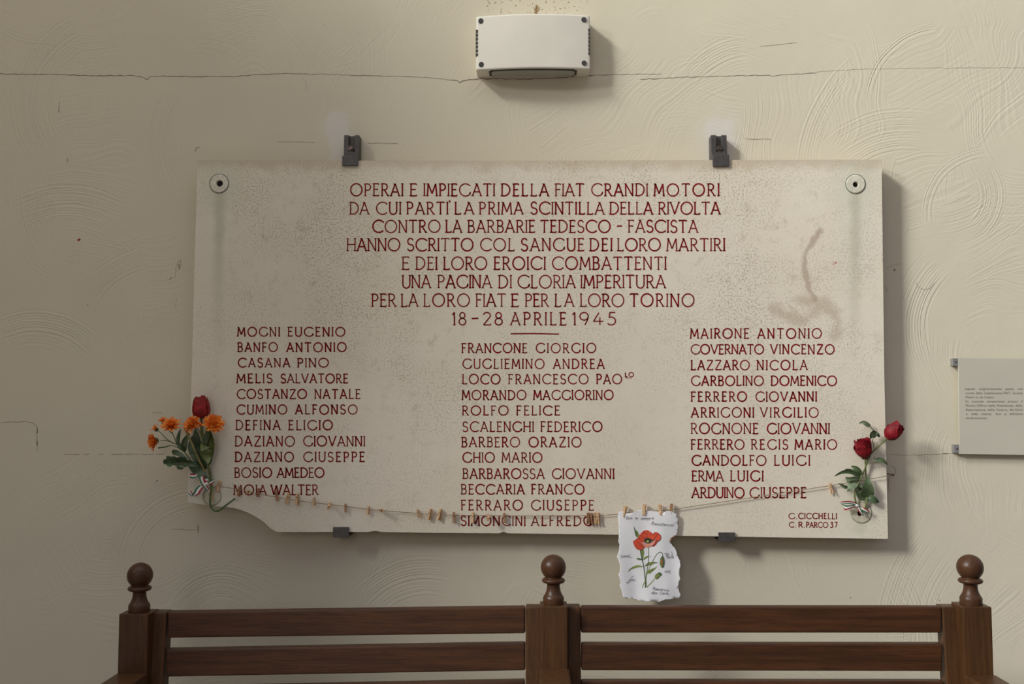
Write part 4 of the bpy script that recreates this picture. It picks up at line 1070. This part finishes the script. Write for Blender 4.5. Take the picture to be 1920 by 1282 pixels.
# ------------------------------------------------------------------ flowers
def petal_bud(bm, base, tip, rad, prof, petals, seed, curl=0.05, drop=0.30):
    """overlapping petals wrapped round an axis; petals = (angle, span, height, radius scale)"""
    base = Vector(base); tip = Vector(tip); w = (tip - base); H = w.length; w.normalize()
    u = w.cross(Vector((0, 1, 0))).normalized(); v = w.cross(u)
    rnd = random.Random(seed); nu, nv = 12, 12
    def pr(t):
        f = t * (len(prof) - 1); k = min(int(f), len(prof) - 2); return prof[k] + (prof[k + 1] - prof[k]) * (f - k)
    for (ang, span, hk, rs) in petals:
        ph = rnd.uniform(0, 6); grid = []
        for j in range(nv + 1):
            row = []
            for i in range(nu + 1):
                s = i / nu * 2 - 1
                top = hk * (1 - drop * abs(s) ** 2.6 + 0.03 * math.sin(s * 7 + ph))
                t = j / nv * top
                a = R(ang) + s * R(span) / 2 * (0.55 + 0.45 * math.sin(min(1, t * 2.2 + .15) * math.pi / 2))
                r = rad * rs * pr(t) * (1 + curl * abs(s) ** 3 + curl * 1.2 * (j / nv) ** 6)
                row.append(bm.verts.new(base + w * (t * H) + (u * math.cos(a) + v * math.sin(a)) * r))
            grid.append(row)
        for j in range(nv):
            for i in range(nu): bm.faces.new((grid[j][i], grid[j][i + 1], grid[j + 1][i + 1], grid[j + 1][i]))
def leaf(bm, pts, width, fold=0.25, tilt=0.0, shape=None, serr=0.0, mat=0, n=5):
    """leaf along photo points (x, y, Y); width in photo pixels (half width at widest)"""
    c = smooth_path([P(*p) for p in pts], n); N = len(c) - 1; k = MM(-0.06)
    rows = []
    for i, p in enumerate(c):
        t = i / N
        d = (c[min(i + 1, N)] - c[max(i - 1, 0)]).normalized()
        side = d.cross(Vector((0, -1, 0))); side = side.normalized() if side.length > 1e-5 else Vector((1, 0, 0))
        nor = side.cross(d).normalized()
        if nor.y > 0: nor = -nor
        s2 = (side * math.cos(R(tilt)) + nor * math.sin(R(tilt))); n2 = nor * math.cos(R(tilt)) - side * math.sin(R(tilt))
        wv = (shape(t) if shape else max(0.0, math.sin(math.pi * t ** 0.8)) ** 0.85) * width * k
        if serr: wv *= 1 + serr * (0.5 if i % 2 else -0.5)
        wv = max(wv, 0.0002)
        rows.append([bm.verts.new(p + s2 * wv * q + n2 * (abs(q) ** 1.3) * wv * fold) for q in (-1, -.5, 0, .5, 1)])
    for a, b in zip(rows, rows[1:]):
        for i in range(4):
            f = bm.faces.new((a[i], a[i + 1], b[i + 1], b[i])); f.material_index = mat
def part_leaf(parent, mat, *a, **kw):
    bm = bm_new(); leaf(bm, *a, **kw); return mesh_obj('leaf', bm, M[mat], parent, smooth=True)
def sheet_leaf(parent, mat, outline, Y, bend=0.004, seed=0):
    cx = sum(p[0] for p in outline) / len(outline); cy = sum(p[1] for p in outline) / len(outline)
    rd = max(math.hypot(p[0] - cx, p[1] - cy) for p in outline)
    def fm(x, y):
        return P(x, y, Y + bend * ((x - cx) / rd) ** 2 * 1.5 + bend * 0.8 * math.sin((y - cy) * 0.25 + seed))
    bm = bm_new(); fill(bm, [outline], fm, 4.0)
    bmesh.ops.remove_doubles(bm, verts=bm.verts, dist=1e-6)
    return mesh_obj('leaf', bm, M[mat], parent, smooth=True)
def part_stem(parent, mat, pts, rad, name='stem'):
    bm = bm_new(); pxtube(bm, pts, rad, 8, 6); return mesh_obj(name, bm, M[mat], parent, smooth=True)
ROSE = [.28, .62, .86, .97, 1.0, .99, .96, .93, .92]
TULIP = [.36, .74, .94, 1.0, 1.0, .96, .89, .80, .70, .60]

def ribbon(parent, edges, name='band', n=6):
    """edges: list of (left photo point, right photo point) along the ribbon; green / white / red stripes"""
    a = smooth_path([P(*e[0]) for e in edges], n); b = smooth_path([P(*e[1]) for e in edges], n)
    bm = bm_new(); rows = []
    for p, q in zip(a, b): rows.append([bm.verts.new(p.lerp(q, t)) for t in (0, .333, .667, 1)])
    for r0, r1 in zip(rows, rows[1:]):
        for i in range(3):
            f = bm.faces.new((r0[i], r0[i + 1], r1[i + 1], r1[i])); f.material_index = i
    return mesh_obj(name, bm, [M['rib_green'], M['rib_white'], M['rib_red']], parent, smooth=True)

# --- red tulip of the left bouquet (photo frame: x0=270, y0=740, 9.16 per pixel)
def L(x, y, Y=-0.07): return (270 + x / 9.16, 740 + y / 9.16, Y)
def L2(pts): return [(270 + x / 9.16, 740 + y / 9.16) for x, y in pts]
tc = P(396, 945, -0.065)
tulip = thing('tulip', 'closed dark red tulip standing upright in the bouquet at the slab\'s left edge', 'flower', (tc.x, tc.y, tc.z))
bm = bm_new()
pb = P(*L(985,405,-0.078)); pt = P(*L(972,15,-0.082))
petal_bud(bm, pb, pt, 0.0198, TULIP, [(0,120,.97,.62),(120,120,1.0,.60),(240,120,.98,.62),(30,130,.98,.80),(150,130,1.0,.80),(270,130,.97,.82),(90,170,.96,.97),(345,130,.93,.99),(198,95,.95,1.06)], 4, 0.05, 0.20)
mesh_obj('bloom', bm, M['tulip_red'], tulip, smooth=True)
part_stem(tulip, 'stem', [L(985,400,-0.078),L(1000,620,-0.072),L(1040,900,-0.068),L(1095,1190,-0.066),(392,880,-0.065),(395.5,900,-0.064),(396,920,-0.063)], [0.0026,0.0030,0.0034,0.0034])
part_stem(tulip, 'stem_dark', [(396,920,-0.063),(394.2,935,-0.066),(394.0,944,-0.068),(397,952,-0.070),(404,957.8,-0.071),(412,956,-0.071),(420,950,-0.070),(430,942.5,-0.068),(441,934,-0.066)], [0.0021,0.0024,0.0023,0.0020], 'bent_stem_tail')
bm = bm_new(); leaf(bm, [L(1120,1220,-0.070),L(1165,900,-0.074),L(1140,700,-0.076),L(1080,540,-0.070)], 9.5, 0.5, 18); mesh_obj('leaf', bm, M['leaf_bright'], tulip, smooth=True)
sheet_leaf(tulip, 'leaf_bright', L2([(940,960),(1000,985),(1110,930),(1185,960),(1170,1060),(1120,1170),(1095,1190),(1040,1120),(980,1060)]), -0.084, 0.004, 1)
sheet_leaf(tulip, 'stem', L2([(962,835),(1030,865),(1140,905),(1060,945),(975,972),(965,900)]), -0.090, 0.003, 2)
bm = bm_new(); leaf(bm, [L(1010,1180,-0.064),L(930,900,-0.066),L(900,720,-0.068),L(880,570,-0.062)], 7.5, 0.4, -10); mesh_obj('leaf', bm, M['leaf'], tulip, smooth=True)

# --- thick cut stem standing beside it
bm = bm_new(); pxtube(bm, [L(700,570,-0.098),L(760,700,-0.096),L(850,900,-0.092),L(960,1150,-0.084),(380,875,-0.080),(390,900,-0.072)], [0.0027,0.0024,0.0023,0.0022], 9)
tag(mesh_obj('cut_stem', bm, M['stem_olive'], smooth=True), 'thick bare olive flower stalk slanting across the left bouquet in front of its leaves', 'flower stalk')

# --- orange chrysanthemum sprays
def mum_head(parent, c, face, rad, seed, n=46, cup=0.35, mat='orange', flat=0.25):
    """many narrow petals in rings facing direction `face`; c = photo point (x, y, Y)"""
    rnd = random.Random(seed); o = P(*c); w = Vector(face).normalized(); u = w.orthogonal().normalized(); v = w.cross(u)
    bm = bm_new()
    for k in range(n):
        ring = k / n                                     # 0 outer .. 1 inner
        a = k * 2.399963 + rnd.uniform(-.12, .12)
        el = cup + (1.25 - cup) * ring ** 1.2 + rnd.uniform(-.12, .12)
        ln = rad * (1.0 - 0.42 * ring) * rnd.uniform(.88, 1.1); pw = rad * 0.115
        rdir = u * math.cos(a) + v * math.sin(a); tdir = -u * math.sin(a) + v * math.cos(a)
        d = rdir * math.cos(el) + w * math.sin(el)
        nrm = (-rdir * math.sin(el) + w * math.cos(el))
        p0 = o + rdir * rad * 0.10 * (1 - ring); rows = []
        for i, (t, ww) in enumerate(((0, .55), (.3, .9), (.6, 1.05), (.85, .8), (1.0, .12))):
            bend = nrm * (0.10 * rad * t * t * rnd.uniform(-.4, 1.0))
            cc = p0 + d * ln * t + bend
            rows.append([bm.verts.new(cc - tdir * pw * ww + nrm * pw * .25), bm.verts.new(cc), bm.verts.new(cc + tdir * pw * ww + nrm * pw * .25)])
        mi = 1 if rnd.random() < .30 else 0
        for r0, r1 in zip(rows, rows[1:]):
            for i in range(2):
                f = bm.faces.new((r0[i], r0[i + 1], r1[i + 1], r1[i])); f.material_index = mi
    h = mesh_obj('flower_head', bm, [M['orange'], M['orange_deep']], parent)
    bm = bm_new(); lathe(bm, o - w * rad * 0.30, [(0, 0), (rad * .14, 0), (rad * .32, rad * .14), (rad * .36, rad * .30), (rad * .22, rad * .36)], w, 12)
    mesh_obj('calyx', bm, M['leaf_dark'], h, smooth=True)
    return h
q = MM(-0.07)
mo = P(375, 900, -0.075)
mum = thing('chrysanthemum', 'orange chrysanthemum spray spreading out to the left over the plaster wall', 'flower', (mo.x, mo.y, mo.z), 'orange chrysanthemums in the left bouquet')
mum_head(mum, (291.5,826.5,-0.075), (-.62,-.62,-.12), 19 * q, 11, 70, 0.30)
mum_head(mum, (321,799,-0.080), (.05,-.60,.75), 20 * q, 12, 76, 0.12)
mum_head(mum, (306,791,-0.070), (-.2,-.45,.85), 11 * q, 13, 34, 0.70)
mum_head(mum, (293,805,-0.074), (-.5,-.4,.65), 12.5 * q, 14, 14, 0.60)
part_stem(mum, 'stem_dark', [(295.5,806,-0.074),(303,813,-0.075),(312,822.5,-0.077),(322,829,-0.078),(331,833,-0.078),(338,840,-0.077),(346,848,-0.076),(358,864,-0.074),(372,884,-0.072),(386,905,-0.070)], [0.0008,0.0010,0.0013,0.0016])
part_stem(mum, 'stem_dark', [(313.5,803,-0.078),(319,809,-0.078),(323.5,813,-0.078),(327,820,-0.078),(330.5,830,-0.078),(334,837,-0.077),(340,843,-0.077)], 0.0010)
part_stem(mum, 'stem_dark', [(323.5,805,-0.080),(323.3,809,-0.079),(323.5,813,-0.078)], 0.0009)
part_stem(mum, 'stem_dark', [(300.5,826,-0.076),(308,825.5,-0.077),(316,827,-0.078),(326,831,-0.078)], [0.0007,0.0010])
part_stem(mum, 'stem_dark', [(297,839.5,-0.077),(302,838.8,-0.077),(309,838,-0.077),(320,835,-0.077),(329,837,-0.077),(337,841,-0.077)], [0.0018,0.0016,0.0008,0.0010])
part_leaf(mum, 'leaf_dark', [L(610,900,-0.078),L(590,780,-0.082),L(605,680,-0.084),L(632,575,-0.082)], 4.0, 0.3, 10)
part_leaf(mum, 'leaf_dark', [L(690,960,-0.076),L(640,900,-0.080),L(600,850,-0.080),L(590,820,-0.078)], 5, 0.3, 10)
part_leaf(mum, 'leaf', [L(700,980,-0.074),L(690,870,-0.080),L(720,760,-0.082),L(790,655,-0.076)], 6.0, 0.4, -15)
part_leaf(mum, 'leaf_dark', [L(900,1100,-0.072),L(830,950,-0.078),L(820,820,-0.078),L(840,700,-0.070)], 7.0, 0.3, 0)
part_leaf(mum, 'leaf_dark', [L(990,1250,-0.070),L(900,1080,-0.076),L(830,960,-0.076),L(760,870,-0.072)], 7.0, 0.3, 5)
sheet_leaf(mum, 'leaf_dark', L2([(470,975),(500,940),(580,950),(660,1000),(720,1060),(760,1110),(700,1090),(640,1060),(590,1030),(530,1030),(490,1010)]), -0.086, 0.004, 3)
sheet_leaf(mum, 'leaf', L2([(480,1010),(530,1000),(600,1025),(670,1060),(700,1090),(620,1070),(560,1045),(500,1035)]), -0.0875, 0.003, 3)
sheet_leaf(mum, 'leaf_dark', L2([(325,1150),(345,1105),(385,1110),(375,1065),(410,1045),(470,1060),(520,1050),(570,1080),(620,1060),(680,1075),(760,1120),(860,1150),(930,1200),(920,1245),(860,1240),(740,1230),(700,1250),(640,1215),(560,1225),(500,1205),(450,1240),(400,1225),(380,1190),(345,1195)]), -0.092, 0.006, 1)
sheet_leaf(mum, 'leaf', L2([(430,1180),(520,1165),(640,1150),(760,1165),(860,1190),(760,1195),(640,1190),(520,1195)]), -0.0945, 0.004, 1)
sheet_leaf(mum, 'leaf_dark', L2([(550,1235),(600,1220),(660,1240),(690,1260),(640,1290),(580,1280)]), -0.088, 0.003, 2)
mum2 = thing('chrysanthemum', 'twin orange chrysanthemum blooms just below the red tulip', 'flower', tuple(P(392, 905, -0.07)), 'orange chrysanthemums in the left bouquet')
mum_head(mum2, (362.5,796,-0.092), (-.40,-.75,.55), 19.5 * q, 21, 90, 0.12)
mum_head(mum2, (400,795,-0.092), (.42,-.70,.45), 20.5 * q, 22, 96, 0.08)
mum_head(mum2, (375.5,797.5,-0.094), (.1,-.8,.1), 6 * q, 23, 14, 0.5)
part_stem(mum2, 'stem', [(365,801,-0.086),(373,806,-0.086),(376.5,816,-0.086),(379,826,-0.085),(380.5,832,-0.084),(384,855,-0.080),(391,880,-0.072),(394,900,-0.068)], [0.0011,0.0013,0.0015])
part_stem(mum2, 'stem', [(398,800,-0.086),(390,806,-0.086),(385,813,-0.086),(380,823,-0.085),(380.5,832,-0.084)], 0.0011)
part_stem(mum2, 'stem', [(376,800,-0.088),(376.5,810,-0.087),(377,818,-0.086)], 0.0009)
part_leaf(mum2, 'leaf', [L(1010,960,-0.078),L(1050,800,-0.082),L(1090,680,-0.082),L(1080,560,-0.078)], 6.5, 0.35, 8)
part_leaf(mum2, 'leaf_dark', [L(1060,1280,-0.066),L(1010,1150,-0.072),L(960,1000,-0.074),L(900,850,-0.070)], 8.5, 0.25, 0)
sheet_leaf(mum2, 'leaf_dark', [(352,872),(362,868),(374,872),(384,880),(388,890),(384,902),(374,896),(362,888),(356,880)], -0.082, 0.004, 2)
# --- tricolour ribbon tied round the stems (x0=330, y0=870, 12.8 per pixel)
def Rb(x, y, Y=-0.085): return (330 + x / 12.8, 870 + y / 12.8, Y)
rb = thing('ribbon', 'green white and red ribbon tied round the stems of the tulip bouquet', 'ribbon', tuple(P(388, 912, -0.085)), 'tricolour ribbons on the flowers')
ribbon(rb, [(Rb(545,320,-0.088),Rb(680,275,-0.088)), (Rb(580,430,-0.090),Rb(690,380,-0.090)), (Rb(660,560,-0.090),Rb(735,490,-0.090)), (Rb(770,650,-0.086),Rb(810,610,-0.086))], 'band')
ribbon(rb, [(Rb(560,500,-0.084),Rb(660,570,-0.084)), (Rb(480,570,-0.087),Rb(610,640,-0.087)), (Rb(410,690,-0.088),Rb(560,720,-0.088)), (Rb(380,760,-0.086),Rb(450,775,-0.086))], 'tail')
ribbon(rb, [(Rb(400,790,-0.085),Rb(385,760,-0.085)), (Rb(330,740,-0.088),Rb(395,690,-0.088)), (Rb(295,690,-0.088),Rb(350,640,-0.086)), (Rb(330,660,-0.084),Rb(380,655,-0.084))], 'curl')
ribbon(rb, [(Rb(330,330,-0.080),Rb(340,215,-0.080)), (Rb(400,345,-0.086),Rb(400,225,-0.084)), (Rb(470,325,-0.088),Rb(455,230,-0.086)), (Rb(520,270,-0.086),Rb(490,235,-0.084))], 'loop')
ribbon(rb, [(Rb(690,330,-0.086),Rb(680,400,-0.086)), (Rb(760,310,-0.092),Rb(720,440,-0.092)), (Rb(800,340,-0.090),Rb(760,420,-0.090)), (Rb(780,400,-0.086),Rb(740,450,-0.086))], 'loop')
ribbon(rb, [(Rb(770,440,-0.088),Rb(790,510,-0.088)), (Rb(840,390,-0.092),Rb(850,480,-0.092)), (Rb(900,350,-0.088),Rb(910,440,-0.088))], 'tail')
bm = bm_new(); c = P(*Rb(730,470,-0.090))
lathe(bm, c, [(0, -0.004), (0.003, -0.003), (0.0042, 0), (0.003, 0.003), (0, 0.004)], (0.6, 0.2, 0.6), 10); mesh_obj('knot', bm, M['rib_white'], rb, smooth=True)

# --- two roses at the right (x0=1560, y0=780, 6.107 per pixel)
def Q(x, y, Y=-0.06): return (1560 + x / 6.107, 780 + y / 6.107, Y)
def Q2(pts): return [(1560 + x / 6.107, 780 + y / 6.107) for x, y in pts]
PET = [(10,140,.98,.30),(130,140,1.0,.34),(250,140,.97,.38),(60,140,.99,.56),(180,140,.97,.58),(300,140,1.0,.62),(95,130,.90,.82),(215,130,1.0,.84),(335,130,.88,.86),(20,130,1.02,1.0),(140,120,.80,1.0),(185,110,.97,.98),(268,140,.74,1.04),(60,110,.66,1.05)]
r1 = thing('rose', 'dark red rose in front of the slab, the lower of the two on the right', 'flower', tuple(P(*Q(380,1060,-0.045))), 'red roses at the right')
bm = bm_new(); petal_bud(bm, P(*Q(382,480,-0.064)), P(*Q(345,262,-0.070)), 0.0172, ROSE, PET, 5, 0.12, 0.22); mesh_obj('bloom', bm, M['rose_red'], r1, smooth=True)
part_stem(r1, 'stem', [Q(380,480,-0.064),Q(384,580,-0.060),Q(388,700,-0.056),Q(400,850,-0.054),Q(398,960,-0.058),Q(380,1050,-0.055),Q(335,1095,-0.0485)], [0.0017,0.0019,0.0022])
bm = bm_new()
for k in range(5):
    a = R(72 * k + 10); leaf(bm, [Q(382,478,-0.064),Q(382 + 30 * math.cos(a),485 - 8 * abs(math.sin(a)),-0.064 + 0.006 * math.sin(a)),Q(382 + 60 * math.cos(a),440 + 30 * abs(math.cos(a)) * .4,-0.064 + 0.012 * math.sin(a))], 2.2, .2)
mesh_obj('sepals', bm, M['leaf'], r1, smooth=True)
part_leaf(r1, 'leaf', [Q(398,930,-0.058),Q(408,860,-0.066),Q(408,780,-0.068),Q(405,690,-0.062)], 11.2, 0.30, 5, shape=lambda t: math.sin(math.pi * t ** 0.62) ** 0.8 if 0 < t < 1 else 0)
part_leaf(r1, 'leaf', [Q(385,935,-0.054),Q(345,925,-0.058),Q(305,890,-0.060),Q(285,845,-0.058)], 7.5, 0.35, -10)
part_leaf(r1, 'leaf_dark', [Q(400,935,-0.058),Q(440,945,-0.064),Q(490,965,-0.066),Q(540,985,-0.062)], 7.0, 0.35, 10)
part_leaf(r1, 'leaf', [Q(330,850,-0.054),Q(318,820,-0.058),Q(322,800,-0.058),Q(330,778,-0.056)], 4.0, 0.35, 10)
r2 = thing('rose', 'higher dark red rose on a long bent stem leaning past the slab edge', 'flower', tuple(P(*Q(290,1010,-0.05))), 'red roses at the right')
bm = bm_new(); petal_bud(bm, P(*Q(626,255,-0.066)), P(*Q(788,92,-0.074)), 0.0170, [.34,.74,.94,1.0,1.0,.96,.88,.78,.66], PET, 8, 0.05); mesh_obj('bloom', bm, M['rose_red'], r2, smooth=True)
part_stem(r2, 'stem', [Q(626,255,-0.066),Q(560,320,-0.066),Q(480,395,-0.064),Q(425,460,-0.063),Q(385,580,-0.062),Q(335,700,-0.060),Q(280,810,-0.058),Q(258,890,-0.060),Q(268,965,-0.059),Q(290,1020,-0.056),Q(322,1085,-0.0485)], [0.0018,0.0018,0.0019,0.0020])
part_stem(r2, 'stem', [Q(482,392,-0.064),Q(475,330,-0.062),Q(465,285,-0.060),Q(470,255,-0.060)], 0.0008, 'leaf_stalk')
part_stem(r2, 'stem_dark', [Q(488,190,-0.060),Q(465,150,-0.061),Q(438,118,-0.062)], 0.0009, 'leaf_stalk')
part_leaf(r2, 'leaf_pale', [Q(440,120,-0.062),Q(400,92,-0.066),Q(355,68,-0.066),Q(305,85,-0.062)], 4.2, 0.4, 20)
part_leaf(r2, 'leaf', [Q(500,175,-0.062),Q(470,195,-0.066),Q(450,225,-0.066),Q(445,258,-0.062)], 4.4, 0.4, 0)
part_leaf(r2, 'leaf', [Q(480,195,-0.064),Q(510,205,-0.068),Q(530,220,-0.068),Q(548,240,-0.064)], 3.6, 0.4, 10)
part_leaf(r2, 'leaf', [Q(470,250,-0.062),Q(490,215,-0.068),Q(505,195,-0.068),Q(512,172,-0.064)], 3.6, 0.4, 0)
part_stem(r2, 'stem', [Q(398,552,-0.062),Q(440,538,-0.063),Q(490,526,-0.064)], 0.0008, 'leaf_stalk')
part_leaf(r2, 'leaf', [Q(490,520,-0.064),Q(540,505,-0.068),Q(590,520,-0.070),Q(642,562,-0.066)], 4.8, 0.45, 25)
sheet_leaf(r2, 'leaf_pale', Q2([(480,465),(505,485),(540,500),(520,518),(485,522),(482,495)]), -0.068, 0.002, 1)
part_leaf(r2, 'leaf', [Q(328,680,-0.060),Q(305,630,-0.066),Q(262,590,-0.066),Q(215,572,-0.062)], 5.2, 0.4, 15)
part_leaf(r2, 'leaf', [Q(318,700,-0.060),Q(260,655,-0.066),Q(205,622,-0.066),Q(148,608,-0.062)], 4.2, 0.4, 10)
part_leaf(r2, 'leaf', [Q(330,705,-0.060),Q(220,640,-0.068),Q(120,640,-0.068),Q(22,690,-0.064)], 3.8, 0.4, 15)
sheet_leaf(r2, 'leaf_pale', Q2([(150,692),(200,698),(270,690),(340,712),(318,740),(300,790),(275,820),(225,845),(175,868),(178,820),(185,780),(165,735)]), -0.064, 0.006, 2)
sheet_leaf(r2, 'leaf', Q2([(150,692),(200,698),(270,690),(340,712),(290,735),(230,735),(185,750),(165,735)]), -0.0662, 0.004, 2)
part_leaf(r2, 'leaf', [Q(178,815,-0.062),Q(150,810,-0.064),Q(115,790,-0.064),Q(72,768,-0.062)], 3.2, 0.4, 10)
# --- ribbon on the roses
rb2 = thing('ribbon', 'green white and red ribbon bow tied to the stems of the two roses', 'ribbon', tuple(P(*Q(285,1020,-0.06))), 'tricolour ribbons on the flowers')
ribbon(rb2, [(Q(290,1035,-0.060),Q(275,985,-0.060)), (Q(230,1010,-0.066),Q(200,970,-0.068)), (Q(150,1000,-0.068),Q(120,975,-0.068)), (Q(90,998,-0.066),Q(75,993,-0.064))], 'loop')
ribbon(rb2, [(Q(100,1000,-0.064),Q(130,1035,-0.064)), (Q(170,1020,-0.068),Q(150,1078,-0.068)), (Q(230,1015,-0.068),Q(215,1055,-0.068)), (Q(285,1012,-0.062),Q(282,1038,-0.062))], 'loop')
ribbon(rb2, [(Q(300,1020,-0.062),Q(285,1045,-0.062)), (Q(340,1080,-0.066),Q(300,1085,-0.066)), (Q(365,1130,-0.064),Q(325,1120,-0.064)), (Q(350,1140,-0.060),Q(330,1135,-0.060))], 'tail')
ribbon(rb2, [(Q(325,1060,-0.062),Q(325,1035,-0.062)), (Q(360,1085,-0.067),Q(375,1055,-0.067)), (Q(395,1110,-0.067),Q(425,1085,-0.067)), (Q(400,1130,-0.062),Q(415,1120,-0.062))], 'tail')
bm = bm_new(); lathe(bm, P(*Q(288,1025,-0.063)), [(0, -0.004), (0.0028, -0.003), (0.0036, 0), (0.0028, 0.003), (0, 0.004)], (0.8, 0.2, -0.3), 10); mesh_obj('knot', bm, M['rib_white'], rb2, smooth=True)
